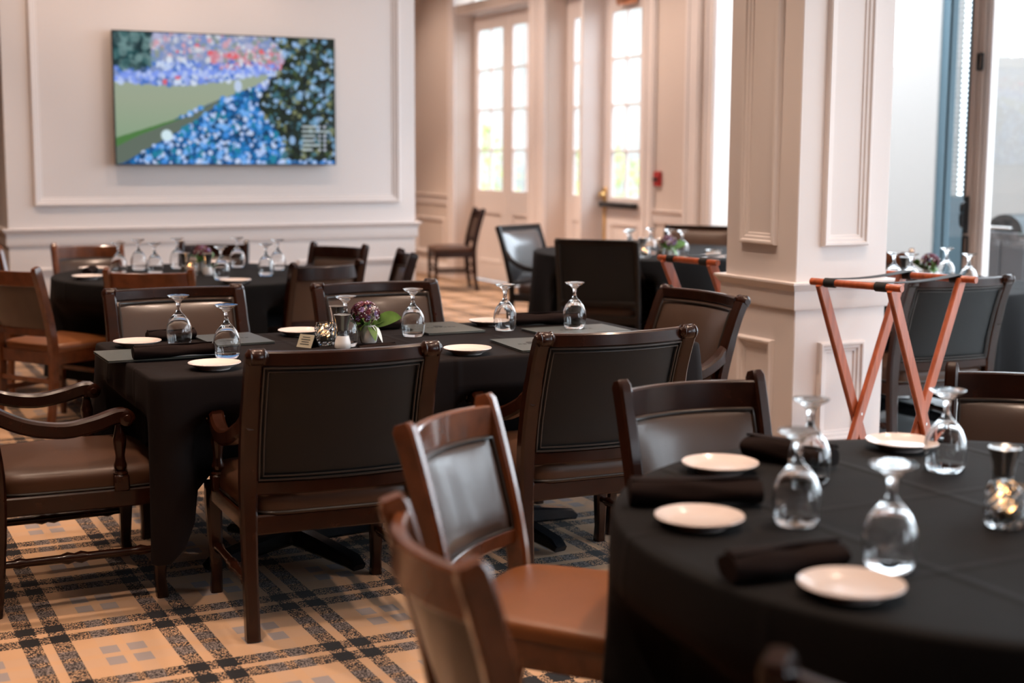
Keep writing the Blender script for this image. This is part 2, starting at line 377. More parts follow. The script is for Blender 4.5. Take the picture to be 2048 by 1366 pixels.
# mullion post between the two right-hand doors
structure(MB().box(DX-.02, DX+.26, 11.955, 12.005, 0, 2.98, .004).build('trim_40', 'paint_door'))
def door(num, y0, y1, py0_, py1_, pz0, pz1, cols, rows, label):
    """leaf in the plane X = 6.97, panes separately glazed"""
    x0, x1 = 6.965, 7.01; d = structure(empty('door_%d' % num), label); mb = MB()
    mb.box(x0, x1, y0, py0_, 0.01, 2.97, .004); mb.box(x0, x1, py1_, y1, .01, 2.97, .004)
    mb.box(x0, x1, py0_, py1_, pz1, 2.97, .004); mb.box(x0, x1, py0_, py1_, .78, pz0, .004); mb.box(x0, x1, py0_, py1_, .01, .22, .004); mb.box(x0+.015, x1-.01, py0_, py1_, .22, .78, .002)
    mb.build('door_frame', 'paint_door', d, ang=30)
    mould_frame((x0+.013, 0, 0), (0, 1, 0), (0, 0, 1), (-1, 0, 0), py0_, py1_, .22, .78, .035, .02).build('panel_moulding', 'paint_door', d, ang=25)
    mu = MB(); bw_ = .022
    pw, ph = (py1_-py0_)/cols, (pz1-pz0)/rows
    for c in range(1, cols): mu.box(x0+.002, x1-.004, py0_+c*pw-bw_/2, py0_+c*pw+bw_/2, pz0, pz1, .004)
    for r_ in range(1, rows): mu.box(x0+.004, x1-.006, py0_, py1_, pz0+r_*ph-bw_/2, pz0+r_*ph+bw_/2, .004)
    mu.build('glazing_bars', 'paint_door', d, ang=30)
    for c in range(cols):
        for r_ in range(rows): MB().box(x0+.018, x0+.024, py0_+c*pw, py0_+(c+1)*pw, pz0+r_*ph, pz0+(r_+1)*ph, 0).build('pane', 'window_glass', d, smooth=False)
    return d
door(1, 14.00, 14.895, 14.145, 14.765, 1.03, 2.80, 2, 4, 'glazed white door leaf farthest left in the beige wall')
door(2, 13.065, 13.99, 13.28, 13.90, 1.03, 2.80, 2, 4, 'glazed white door leaf right of the farthest one')
door(3, 12.01, 12.695, 12.10, 12.545, 1.03, 2.76, 3, 4, 'glazed white door leaf mostly hidden by the narrow post')
d4 = door(4, 10.835, 11.95, 11.29, 11.80, 1.03, 2.76, 2, 4, 'glazed white door with brass lock and black push bar')
lk = MB(); lk.box(6.945, 6.965, 11.86, 11.92, .90, 1.12, .006); lk.build('lock_plate', 'brass', d4)
MB().lathe([(.006, 0), (.03, .004), (.034, .02), (.028, .04), (.012, .05)], 16, (0, 0, 0)).xform(Matrix.Translation((6.945, 11.89, 1.05)) @ Matrix.Rotation(R(-90), 4, 'Y')).build('door_knob', 'brass', d4)
MB().box(6.89, 6.945, 11.26, 11.90, .93, .985, .008).build('push_bar', 'black_plastic', d4)
MB().box(6.94, 6.962, 11.875, 11.90, .10, .90, .003).build('bolt_rod', 'brass', d4)
MB().box(6.88, 6.962, 11.33, 11.62, 2.80, 2.93, .02).build('door_closer', 'copper', d4)
for i, (a, b) in enumerate(((13.06, 14.90), (10.83, 12.70))):
    wn_ = structure(empty('window_%d' % (i+1)), 'transom light over the doors'); mb = MB()
    for q in range(4):
        y = lerp(a, b, q/3); mb.box(6.965, 7.01, y-.025 if q else y, y+.025 if q < 3 else y, 3.08, 3.45, .003)
    mb.build('window_frame', 'paint_door', wn_)
    for q in range(3): MB().box(6.985, 6.99, lerp(a, b, q/3), lerp(a, b, (q+1)/3), 3.08, 3.45, 0).build('pane', 'window_glass', wn_, smooth=False)
# fire alarm pull on the beige wall
fp = tag(empty('fire_alarm_pull', (DX, 10.60, 1.22)), 'small red fire alarm pull on the beige wall', 'fire alarm')
fp.location = (DX-.001, 10.60, 1.16)
MB().box(-.035, 0, -.045, .045, 0, .13, .006).build('housing', 'red_plastic', fp); MB().box(-.05, -.032, -.03, .03, .045, .075, .004).build('pull_bar', 'black_plastic', fp)
# folding glass doors on the right (toward the terrace)
def glass_leaf(num, y0, y1, label, stile=.1, glass='window_glass', m='paint_door', handles=False):
    x0, x1 = 6.80, 6.86; d = structure(empty('door_%d' % num), label)
    mb = MB().box(x0, x1, y0, y0+stile, .02, 3.33, .006).box(x0, x1, y1-stile, y1, .02, 3.33, .006).box(x0, x1, y0+stile, y1-stile, 3.2, 3.33, .006).box(x0, x1, y0+stile, y1-stile, .02, .22, .006)
    mb.build('door_frame', m, d, ang=30)
    MB().box(x0+.027, x0+.033, y0+stile, y1-stile, .22, 3.2, 0).build('pane', glass, d, smooth=False)
    return d
glass_leaf(5, 6.99, 7.20, 'narrow glass door leaf beside the tan stiles', .022, m='teal_paint')
d6 = glass_leaf(6, 5.40, 6.865, 'wide glass door leaf with black handles', .05)
st = MB().box(6.79, 6.85, 6.870, 6.926, .02, 3.33, .008).box(6.79, 6.85, 6.930, 6.986, .02, 3.33, .008); st.build('meeting_stile', 'frame_tan', d6, ang=30)
hd = MB().sweep(catmull([(6.785, 6.952, .98), (6.74, 6.952, 1.0), (6.74, 6.952, 1.12), (6.785, 6.952, 1.14)], 4), (.012, .010)).box(6.775, 6.79, 6.935, 6.97, .94, 1.18, .004)
hd.build('handle', 'black_plastic', d6)
def ringplate(z0, z1, y0, y1, t=.012):
    return MB().box(6.772, 6.79, y0, y0+t, z0, z1, .003).box(6.772, 6.79, y1-t, y1, z0, z1, .003).box(6.772, 6.79, y0+t, y1-t, z1-t, z1, .003).box(6.772, 6.79, y0+t, y1-t, z0, z0+t, .003)
ringplate(.80, .925, 6.93, 6.98).build('latch', 'black_plastic', d6); ringplate(1.98, 2.09, 6.87, 6.92).build('latch', 'black_plastic', d6)
for i, (a, b) in enumerate(((4.0, 5.39), (2.6, 3.99), (1.2, 2.59), (-.2, 1.19), (-1.6, -.21))): glass_leaf(7+i, a, b, None)
# ------------------------------------------------------------------ outdoors (terrace)
structure(MB().box(6.97, 30, -12, 40, -.12, -.02, 0).build('ground_terrace', 'stone', smooth=False), 'pale stone terrace outside the glass doors')
tb = structure(empty('wall_terrace'), 'white terrace wall across from the glass doors')
MB().box(9.6, 9.9, 7.6, 9.7, 0, 2.3, 0).box(9.6, 9.9, 9.7, 9.86, 0, 4.2, 0).build('wall_body', 'terrace_wall', tb, smooth=False)
MB().box(9.6, 9.9, 10.28, 10.42, 0, 4.2, 0).box(9.6, 9.9, 10.42, 14.6, 0, 2.3, 0).build('wall_body', 'terrace_wall', tb, smooth=False)
MB().box(9.62, 9.9, 9.86, 10.28, 0, 1.06, 0).build('painted_panel', 'teal_paint', tb, smooth=False)
MB().box(9.62, 9.68, 10.14, 10.28, 1.06, 4.2, 0).build('painted_panel', 'teal_paint', tb, smooth=False); MB().box(9.62, 9.68, 9.86, 9.925, 1.06, 4.2, 0).build('painted_panel', 'teal_paint', tb, smooth=False)
structure(MB().box(8.5, 26, 31, 31.4, 0, 9, 0).build('wall_backdrop', 'backdrop_wall', smooth=False))  # added backdrop, tones down the sky behind the far door panes
bl = tag(empty('window_blind', (9.64, 9.93, 1.0)), 'white slatted blind hanging in the narrow window beyond the glass', 'blind')
z = .06
while z < 3.0:
    MB().box(-.02, .02, 0, .2, z, z+.005, 0).xform(Matrix.Translation((0, 0, z)) @ Matrix.Rotation(R(-40), 4, 'Y') @ Matrix.Translation((0, 0, -z))).build('slat', 'blind', bl, smooth=False); z += .045
MB().box(-.025, .025, -.01, .21, 3.02, 3.08, .004).build('head_rail', 'blind', bl)
gr = tag(empty('terrace_cabinet', (8.3, 7.83, -.02), 0), 'white cabinet with dark domed lid standing beyond the glass door', 'cabinet')
MB().box(-.3, .3, -.26, .26, 0, .90, .01).build('body', 'cabinet_grey', gr); mb = MB().box(-.31, -.296, -.23, -.01, .1, .83, .004).box(-.31, -.296, .01, .23, .1, .83, .004); mb.build('cabinet_door', 'cabinet_grey', gr)
dm = []
for i in range(9):
    a = math.pi*i/8; dm.append((.175*math.cos(a), .901+.13*math.sin(a)))
MB().rings([[(-.28, y, z) for y, z in dm], [(.28, y, z) for y, z in dm]]).build('domed_lid', 'grill_dark', gr); MB().sweep([(-.26, -.1, .93), (-.32, -.1, .93), (-.32, .1, .93), (-.26, .1, .93)], (.010, .010)).build('handle', 'steel', gr)
def bush(x, y, r_, h, label):
    rnd = random.Random(int(x*91+y*7)); b = tag(empty('garden_bush', (x, y, -.02)), label, 'bush', 'bushes outside the doors')
    mb = MB()
    for i in range(420):
        a = rnd.uniform(0, 6.283); q = rnd.random()**.5; zz = rnd.uniform(.1, 1)
        c = Vector((r_*q*math.cos(a)*math.sin(math.pi*(.15+.8*zz)), r_*q*math.sin(a)*math.sin(math.pi*(.15+.8*zz)), h*zz)); s_ = rnd.uniform(.05, .11)
        d = Vector((rnd.uniform(-1, 1), rnd.uniform(-1, 1), rnd.uniform(-1, 1))).normalized(); e = d.orthogonal().normalized()
        mb.add([c-d*s_, c+e*s_*.5, c+d*s_, c-e*s_*.5], [[0, 1, 2, 3]])
    mb.build('foliage', 'foliage', b, smooth=False); MB().lathe([(.04, 0), (.03, h*.5)], 8).build('stem', 'oak_brown', b)
bush(12.6, 26.6, 1.0, 2.0, 'yellow-green bush seen through the farthest door, left'); bush(14.9, 25.2, .8, 1.6, 'yellow-green bush seen through the farthest door, right'); bush(12.0, 21.6, .7, 1.5, 'low bush seen through the half-hidden door')
structure(MB().box(4.62, 6.60, 3.0, 7.0, .0005, .004, 0).build('floor_patch', 'pale_floor', smooth=False), 'pale floor strip beside the terrace doors')  # thin pale sheet laid over the carpet
# ------------------------------------------------------------------ television
tv = tag(empty('television', (2.872, wy-.001, 1.345)), 'wall-mounted flat television showing a green lawn and a blue crowd', 'television')
TW, TH, TD = .826, .945, .085
MB().box(-TW, TW, -TD, -TD+.035, 0, TH, .004).build('housing', 'tv_plastic', tv); MB().box(-.35, .35, -TD+.034, 0, .25, .7, .004).build('wall_bracket', 'tv_plastic', tv)
def screen():
    nx, ny = 300, 168; vs = []; fs = []; cols = []; rnd = random.Random(3)
    def inpoly(p, poly):
        x, y = p; c = False
        for (x0, y0), (x1, y1) in zip(poly, poly[1:]+poly[:1]):
            if (y0 > y) != (y1 > y) and x < (x1-x0)*(y-y0)/(y1-y0)+x0: c = not c
        return c
    lawn = [(0, .375), (.07, .385), (.2, .40), (.3, .40), (.52, .345), (.62, .305), (.70, .29), (.66, .36), (.52, .46), (.44, .51), (.25, .66), (0, .80)]
    verge = [(0, .80), (.25, .66), (.3, .64), (.1, .78), (0, .87)]
    path = [(0, .87), (.1, .78), (.3, .64), (.44, .51), (.47, .515), (.32, .70), (.15, .87), (.03, .99), (0, 1)]
    buf = {}
    def base(x, y):
        if inpoly((x, y), lawn): return lerp(.42, .30, max(0, y-.5)*2), lerp(.50, .44, y), lerp(.43, .30, y)
        if inpoly((x, y), verge): return .13, .28, .10
        if inpoly((x, y), path): return .19, .23, .19
        if x > .70+.25*max(0, .42-y)*0+.06*math.sin(y*9) and y < .97: return (.03, .045, .03)
        if y < .4:
            if x < .16 and y < .27: return (.03, .10, .11)
            if x > .42 and .12 < y < .26: return (.70, .32, .38)
            return (.30, .38, .62)
        return (.02, .14, .34)
    img = [[list(base((i+.5)/nx, (j+.5)/ny)) for i in range(nx)] for j in range(ny)]
    def blob(cx, cy, r_, c, al=.9, el=1.):
        for j in range(max(0, int((cy-r_*1.9*el)*ny)), min(ny, int((cy+r_*1.9*el)*ny)+1)):
            for i in range(max(0, int((cx-r_)*nx)), min(nx, int((cx+r_)*nx)+1)):
                d = (((i+.5)/nx-cx)/r_)**2+(((j+.5)/ny-cy)/(r_*1.75*el))**2
                if d < 1:
                    f = al*min(1, (1-d)*2.2); p = img[j][i]
                    for q in range(3): p[q] = lerp(p[q], c[q], f)
    for t in range(2600):
        x, y = rnd.random(), rnd.random(); b_ = base(x, y)
        if b_ == (.30, .38, .62) or b_ == (.70, .32, .38):
            low = y > .2; c = rnd.choice([(.42, .52, .92), (.62, .72, .98), (.25, .36, .82), (.75, .82, .95), (.10, .24, .62)] if low or x < .15 else [(.55, .55, .72), (.75, .76, .80), (.72, .45, .52), (.42, .46, .62), (.35, .40, .36)])
            if rnd.random() < .02: c = (.85, .16, .18)
            blob(x, y, rnd.uniform(.006, .016), c, .8)
        elif b_ == (.03, .10, .11): blob(x, y, rnd.uniform(.01, .03), rnd.choice([(.05, .16, .17), (.02, .06, .07), (.25, .38, .38)]), .6)
        elif b_ == (.02, .14, .34):
            blob(x, y, rnd.uniform(.006, .016), rnd.choice([(.10, .36, .80), (.25, .52, .92), (.55, .68, .98), (.02, .25, .55), (.01, .07, .16), (.03, .30, .42), (.65, .74, .95)]), .9)
        elif b_ == (.03, .045, .03):
            blob(x, y, rnd.uniform(.006, .017), rnd.choice([(.03, .05, .02), (.08, .12, .04), (.10, .24, .30), (.28, .48, .68), (.015, .022, .015), (.30, .32, .18), (.04, .08, .09), (.015, .02, .015), (.02, .03, .02), (.42, .60, .86)]), .85, rnd.uniform(.7, 1.4))
    for t in range(60): blob(lerp(.0, .7, t/60), lerp(.345, .26, t/60)+rnd.uniform(-.02, .02), .012, rnd.choice([(.30, .42, .90), (.55, .64, .98)]), .8)
    blob(.22, .78, .028, (.72, .86, .92), 1.); blob(.545, .39, .02, (.62, .72, .92), .9, 1.6)
    for j, (wd, bright) in enumerate(((.07, .55), (.13, .75), (.06, .6), (.055, .6), (.075, .6), (.045, .55))):
        for q in range(14): blob(.845+wd*q/14, .70+j*.037, .007, (.62*bright+.2, .74*bright+.2, .78*bright+.2), .7, .8)
        if j != 1: blob(.925, .70+j*.037, .007, (.7, .74, .85), .8); blob(.95, .70+j*.037, .008, (.7, .74, .85), .8)
    for j in range(ny+1):
        for i in range(nx+1): vs.append((-TW+.008+(2*TW-.016)*i/nx, -TD-.0012, TH-.008-(TH-.016)*j/ny))
    for j in range(ny):
        for i in range(nx):
            a = j*(nx+1)+i; fs.append((a, a+1, a+nx+2, a+nx+1)); cols.append(img[j][i])
    me = bpy.data.meshes.new('screen'); me.from_pydata(vs, [], fs)
    at = me.color_attributes.new('picture', 'FLOAT_COLOR', 'CORNER'); flat = []
    for c in cols:
        g = [min(1, 1.12*max(0, q)**1.28) for q in c]; flat += [g[0], g[1], g[2], 1.]*4
    at.data.foreach_set('color', flat)
    m = bpy.data.materials.new('screen_picture'); m.use_nodes = True; N, L = nodes(m); b = N['Principled BSDF']
    b.inputs['Base Color'].default_value = (.002, .002, .002, 1); b.inputs['Roughness'].default_value = .4; b.inputs['Specular IOR Level'].default_value = .12
    ca = N.new('ShaderNodeVertexColor'); ca.layer_name = 'picture'; L.new(ca.outputs[0], b.inputs['Emission Color']); b.inputs['Emission Strength'].default_value = .85
    me.materials.append(m); o = bpy.data.objects.new('screen', me); COL.objects.link(o); o.parent = tv
screen()
# ------------------------------------------------------------------ chairs
def pad_grid(w, h, tf, tb, nu=12, nv=10, warp=None):
    """closed upholstered pad in the local XZ plane; tf bulge to +Y, tb to -Y"""
    mb = MB(); rings = []
    def pt(u, v, s):
        e = (1-abs(u)**5)*(1-abs(v)**5); k = .3+.7*e
        p = Vector((u*w/2, (tf if s > 0 else -tb)*k, v*h/2)); return warp(p) if warp else p
    vs = []; fs = []
    for s in (1, -1):
        for j in range(nv+1):
            for i in range(nu+1): vs.append(pt(-1+2*i/nu, -1+2*j/nv, s))
    n1 = (nu+1)*(nv+1)
    for s in (0, 1):
        for j in range(nv):
            for i in range(nu):
                a = s*n1+j*(nu+1)+i; q = [a, a+1, a+nu+2, a+nu+1]; fs.append(q if s else q[::-1])
    edge = [i for i in range(nu+1)]+[(j)*(nu+1)+nu for j in range(1, nv+1)]+[nv*(nu+1)+i for i in range(nu-1, -1, -1)]+[j*(nu+1) for j in range(nv-1, 0, -1)]
    for a, b in zip(edge, edge[1:]+edge[:1]): fs.append([a, b, b+n1, a+n1])
    return mb.add(vs, fs)
def seat_cushion(wf, wb, y0, y1, z0, z1, rnd=.05, crown=.02, nu=14, nv=14):
    mb = MB(); rings = []
    def outline(ins, n=40):
        pts = []
        for j in range(n):
            a = 2*math.pi*j/n; c, s_ = math.cos(a), math.sin(a)
            u = math.copysign(abs(c)**.32, c); v = math.copysign(abs(s_)**.32, s_)
            y = lerp(y0, y1, (v+1)/2); w_ = lerp(wb, wf, (v+1)/2)
            x = u*w_; pts.append((x*(1-ins), (y0+y1)/2+(y-(y0+y1)/2)*(1-ins)))
        return pts
    h = z1-z0
    lv = [(.0, 0), (-.005, h*.15), (-.012, h*.4), (-.008, h*.62), (.02, h*.82), (.07, h*.93), (.16, h), (.4, h+crown*.7), (.7, h+crown), (.97, h+crown*1.05)]
    for ins, dz in lv: rings.append([(x, y, z0+dz) for x, y in outline(ins)])
    return mb.rings(rings)
def piping_loop(pts, r_=.0045): return MB().sweep(pts, (r_, r_), closed=True, n=6, sq=False, up=(0, 1, 0.01))
APOST = [(0, -.265), (.12, -.252), (.30, -.240), (.45, -.240), (.58, -.258), (.70, -.290), (.80, -.325), (.86, -.352)]
def make_armchair():
    c = tag(empty('armchair'), None, 'armchair'); W = 'mahogany'
    by = lambda z: interp(APOST, z)
    for s in (-1, 1):
        pts = catmull([(s*.268, y, z) for z, y in APOST], 3)
        sz = [(.021+.006*max(0, min(1, (p.z-.2)/.3))*(1 if p.z < .7 else .7), .024 if p.z < .7 else .021) for p in pts]
        MB().sweep(pts, sz, up=(1, 0, 0) if False else (0, 1, 0)).build('back_post', W, c)
        f = MB().lathe([(.0, -.033), (.012, -.033), (.015, -.030), (.017, -.027), (.022, -.025), (.025, -.020), (.0225, -.016), (.024, -.012), (.024, .012), (.0225, .016), (.025, .020), (.022, .025), (.017, .027), (.015, .030), (.012, .033), (0, .033)], 20)
        f.xform(Matrix.Translation((s*.262, -.362, .868)) @ Matrix.Rotation(R(90), 4, 'Y')).build('scroll_finial', W, c)
    bow = lambda x: -.055*(1-(x/.25)**2)
    xs = [-.25+.5*i/14 for i in range(15)]
    MB().sweep([(x, -.344+bow(x)*.9, .861) for x in xs], (.014, .022), up=(0, 0, 1)).build('top_rail', W, c)
    MB().sweep([(x, by(.465)+bow(x)*.5, .462) for x in xs], (.015, .022)).build('lower_rail', W, c)
    zc, hh = .661, .358
    def warp(p):
        z = zc+p.z; return Vector((p.x, by(z)+bow(p.x)*lerp(.55, .9, (p.z/hh+.5))+p.y, z))
    fp_ = pad_grid(.488, hh, .026, -.001, 16, 12, warp).build('backrest', 'leather', c, ang=60); bp = pad_grid(.488, hh, -.001, .012, 16, 12, warp).build('back_panel', 'leather_dark_shade', c, ang=60)
    for yo, ins, r_ in ((-.012, .005, .0045), (-.0125, .017, .0035), (.020, .010, .0045)):
        a, b = .244-ins, hh/2-ins; lp = []
        N_ = 14
        seq = [(lerp(-a, a, i/N_), b) for i in range(N_)]+[(a, lerp(b, -b, i/N_)) for i in range(N_)]+[(lerp(a, -a, i/N_), -b) for i in range(N_)]+[(-a, lerp(-b, b, i/N_)) for i in range(N_)]
        piping_loop([warp(Vector((x, yo, z))) for x, z in seq], r_).build('piping', 'piping', bp if yo < 0 else fp_)
    # narrow side rails closing the gap between pad and posts
    s = seat_cushion(.292, .262, -.255, .295, .375, .452, crown=.02).build('seat', 'leather_seat', c, ang=60)
    lp = []
    for j in range(40):
        a = 2*math.pi*j/40; u = math.copysign(abs(math.cos(a))**.32, math.cos(a)); v = math.copysign(abs(math.sin(a))**.32, math.sin(a))
        lp.append((u*lerp(.264, .294, (v+1)/2), .02+.277*v, .383))
    MB().sweep(lp, (.0045, .0045), closed=True, n=6, sq=False).build('piping', 'piping', s)
    fr = MB()
    fr.sweep([(-.285, .268, .347), (.285, .268, .347)], (.014, .030)); fr.sweep([(-.255, -.238, .347), (.255, -.238, .347)], (.014, .030))
    for s_ in (-1, 1): fr.sweep([(s_*.262, -.24, .347), (s_*.282, .268, .347)], (.014, .030))
    fr.build('seat_frame', W, c)
    for s_ in (-1, 1):
        MB().sweep([(s_*.278, .262, .375), (s_*.278, .262, .30), (s_*.276, .255, .18), (s_*.274, .252, .06), (s_*.275, .258, 0)], [(.026, .026), (.026, .026), (.022, .022), (.017, .017), (.019, .019)], up=(0, 1, 0)).build('leg', W, c)
        po = MB().box(s_*.284-.024, s_*.284+.024, .110, .158, .372, .425, .005)
        po.lathe([(.023, 0), (.024, .004), (.014, .012), (.020, .02), (.021, .03), (.016, .045), (.0145, .06), (.020, .10), (.021, .115), (.014, .145), (.012, .158), (.019, .163), (.019, .17), (.014, .176)], 14, (s_*.284, .134, .425)); po.build('arm_post', W, c)
        ar = catmull([(s_*.266, -.285, .672), (s_*.282, -.22, .632), (s_*.294, -.14, .598), (s_*.298, -.04, .582), (s_*.296, .05, .594), (s_*.288, .12, .613), (s_*.286, .15, .614)], 4)
        am = MB().sweep(ar, [(.021, .030)]*3+[(.023, .024)]*(len(ar)-3)); am.build('arm', W, c)
        MB().lathe([(0, -.030), (.010, -.030), (.012, -.026), (.020, -.025), (.026, -.022), (.026, .022), (.020, .025), (.012, .026), (.010, .030), (0, .030)], 16).xform(Matrix.Translation((s_*.286, .155, .608)) @ Matrix.Rotation(R(90), 4, 'Y')).build('arm_scroll', W, c)
        st = MB(); n = 24; pr = []
        for i in range(n+1):
            t = i/n; r_ = .011+.003*math.sin(math.pi*t)
            if abs(t-.5) < .03 or abs(t-.40) < .025 or abs(t-.12) < .025 or abs(t-.88) < .025: r_ += .006
            pr.append(r_)
        st.sweep([(lerp(s_*.266, s_*.276, i/n), lerp(-.245, .255, i/n), .165) for i in range(n+1)], [(q, q) for q in pr], n=10, sq=False); st.build('stretcher', W, c)
    return c
SPOST = [(0, -.235), (.15, -.212), (.30, -.200), (.45, -.200), (.58, -.222), (.70, -.252), (.80, -.280), (.862, -.300)]
def make_side_chair():
    c = tag(empty('dining_chair'), None, 'chair'); W = 'oak_brown'; by = lambda z: interp(SPOST, z)
    for s in (-1, 1):
        pts = catmull([(s*(.198+.012*z/.86), y, z) for z, y in SPOST], 3)
        MB().sweep(pts, [(.018, .026 if p.z > .2 else .020) for p in pts[:-1]]+[(.014, .018)], up=(0, 1, 0)).build('back_post', W, c)
    bow = lambda x: -.05*(1-(x/.2)**2)
    xs = [-.198+.396*i/14 for i in range(15)]
    MB().sweep([(x, by(.80)+bow(x), .802) for x in xs], (.012, .038)).build('crest_rail', W, c)
    MB().sweep([(x, by(.52)+bow(x)*.6, .522) for x in xs], (.012, .020)).build('lower_rail', W, c)
    zc, hh = .653, .228
    def warp(p):
        z = zc+p.z; return Vector((p.x, by(z)+bow(p.x)*lerp(.6, 1., p.z/hh+.5)+p.y, z))
    bp = pad_grid(.372, hh, .022, .010, 14, 10, warp).build('backrest', 'leather', c, ang=60)
    a, b, N_ = .184, hh/2-.004, 12
    seq = [(lerp(-a, a, i/N_), b) for i in range(N_)]+[(a, lerp(b, -b, i/N_)) for i in range(N_)]+[(lerp(a, -a, i/N_), -b) for i in range(N_)]+[(-a, lerp(-b, b, i/N_)) for i in range(N_)]
    piping_loop([warp(Vector((x, .012, z))) for x, z in seq], .004).build('piping', 'piping', bp)
    seat_cushion(.235, .205, -.20, .235, .418, .462, crown=.016).build('seat', 'leather_brown', c, ang=60)
    fr = MB(); fr.sweep([(-.20, .205, .385), (.20, .205, .385)], (.011, .034)); fr.sweep([(-.19, -.195, .385), (.19, -.195, .385)], (.011, .034))
    for s in (-1, 1): fr.sweep([(s*.196, -.20, .385), (s*.208, .205, .385)], (.011, .034))
    fr.build('seat_frame', W, c)
    for s in (-1, 1):
        MB().sweep([(s*.207, .205, .418), (s*.207, .205, .30), (s*.205, .207, 0)], [(.020, .020), (.019, .019), (.014, .014)], up=(0, 1, 0)).build('leg', W, c)
        MB().sweep([(s*.203, -.212, .20), (s*.206, .205, .20)], (.009, .014)).build('stretcher', W, c)
    MB().sweep([(-.205, .205, .265), (.205, .205, .265)], (.008, .013)).build('stretcher', W, c)
    MB().sweep([(-.200, -.205, .265), (.200, -.205, .265)], (.008, .013)).build('stretcher', W, c)
    return c
QPOST = [(0, -.29), (.2, -.262), (.42, -.25), (.6, -.29), (.75, -.335), (.885, -.385)]
def make_square_armchair():
    c = tag(empty('square_back_armchair'), None, 'armchair'); W = 'espresso'; by = lambda z: interp(QPOST, z)
    for s in (-1, 1):
        pts = catmull([(s*.262, y, z) for z, y in QPOST], 3)
        MB().sweep(pts, (.016, .021), up=(0, 1, 0)).build('back_post', W, c)
        ar = catmull([(s*.264, by(.70)+.005, .70), (s*.276, -.24, .635), (s*.288, -.12, .585), (s*.292, .03, .570), (s*.290, .15, .578), (s*.284, .22, .575), (s*.282, .235, .50), (s*.280, .24, .40)], 4)
        MB().sweep(ar, (.018, .016), up=(s, 0, .01)).build('arm', W, c)
        MB().sweep([(s*.272, .25, .42), (s*.270, .25, .2), (s*.266, .252, 0)], [(.022, .022), (.020, .020), (.014, .014)], up=(0, 1, 0)).build('leg', W, c)
    MB().sweep([(-.262, by(.87), .872), (.262, by(.87), .872)], (.018, .018)).build('top_rail', W, c)
    MB().sweep([(-.262, by(.46), .455), (.262, by(.46), .455)], (.016, .018)).build('lower_rail', W, c)
    zc, hh = .663, .385
    def warp(p):
        z = zc+p.z; return Vector((p.x, by(z)+p.y, z))
    bp = pad_grid(.50, hh, .03, .014, 14, 12, warp).build('backrest', 'leather_dark_shade', c, ang=60)
    seat_cushion(.27, .25, -.24, .28, .375, .45, crown=.02).build('seat', 'leather_brown', c, ang=60)
    fr = MB(); fr.sweep([(-.27, .255, .35), (.27, .255, .35)], (.013, .028)); fr.sweep([(-.25, -.24, .35), (.25, -.24, .35)], (.013, .028))
    for s in (-1, 1): fr.sweep([(s*.255, -.24, .35), (s*.272, .255, .35)], (.013, .028))
    fr.build('seat_frame', W, c)
    return c
AC, SC_, QC = make_armchair(), make_side_chair(), make_square_armchair()
def rotf(fx, fy): return math.atan2(-fx, fy)
SEATS = []      # (x, y, rot, half width, front, back) footprints that push cloth inwards
def chair(proto, x, y, rz, label, group):
    o = place(proto, (x, y, 0), rz, label, group)
    SEATS.append((x, y, rz, .315 if proto is not SC_ else .25, .305 if proto is not SC_ else .25, -.28)); return o
G1 = 'armchairs around the long table'
chair(AC, 1.432, 4.245, R(-4), 'dark scroll-back armchair on the near side of the long table, left of the pair', G1)
chair(AC, 2.352, 4.265, R(-2), 'dark scroll-back armchair on the near side of the long table, right of the pair', G1)
chair(AC, .745, 4.82, R(-90), 'armchair at the left end of the long table, its back cut off by the frame', G1)
chair(AC, 1.386, 5.54, R(180), 'scroll-back armchair on the far side of the long table, behind the two tall goblets', G1)
chair(AC, 2.24, 5.44, R(180), 'scroll-back armchair on the far side of the long table, behind the flower vase', G1)
chair(AC, 2.965, 4.86, R(92), 'brown armchair at the right end of the long table, in front of the pillar', G1)
a4 = chair(AC, 4.86, 5.31, rotf(.12, .99), 'dark armchair seen from behind, right behind the wooden tray stand', 'armchairs beside the terrace doors')
G2 = 'side chairs around the near round table'
side = []
def schair(x, y, fx, fy, label, group, dark=None):
    o = chair(SC_, x, y, rotf(fx, fy), label, group); side.append((o, dark)); return o
schair(2.098, 2.838, -.016, -1, 'dark side chair with leather back on the far side of the near round table', G2, 'd')
schair(1.509, 2.737, .64, -.768, 'wooden side chair with bright reflective leather back, left of the near round table', G2)
schair(1.16, 1.985, .994, -.11, 'blurred wooden side chair in the foreground with curved crest and tan seat', G2)
schair(2.833, 2.659, -.743, -.669, 'dark side chair at the right edge of the frame by the near round table', G2, 'd')
schair(1.372, 1.285, .847, .53, 'nearest side chair, only its post tip showing at the bottom edge', G2, 'd')
G3 = 'side chairs around the round table by the television'
schair(1.67, 9.05, .08, -1, 'brown side chair beyond the far round table, leftmost with its seat back showing', G3)
schair(1.68, 7.46, .39, .92, 'brown side chair with curved crest at the near left of the far round table', G3)
schair(2.46, 7.55, -.24, .97, 'dark side chair tucked in on the near right of the far round table', G3, 'd')
schair(2.325, 8.94, -.375, -.927, 'dark side chair straight behind the flowers of the far round table', G3, 'd')
schair(2.86, 8.53, -.85, -.53, 'dark side chair at the far right of the round table, below the television', G3, 'd')
schair(2.965, 7.95, -.96, .2, 'dark side chair seen edge-on at the right end of the far round table', G3, 'd')
schair(1.197, 7.784, .85, .53, 'brown side chair at the left edge of the frame, turned to the far round table', G3)
schair(1.105, 8.90, .6, -.8, 'side chair sliver at the far left edge behind the round table', G3)
schair(6.18, 13.75, -.97, .24, 'dark side chair standing alone against the beige wall', 'chairs along the walls', 'd')
schair(5.87, 6.72, -.61, -.79, 'brown side chair behind the glasses, right of the pillar', 'chairs beside the terrace doors')
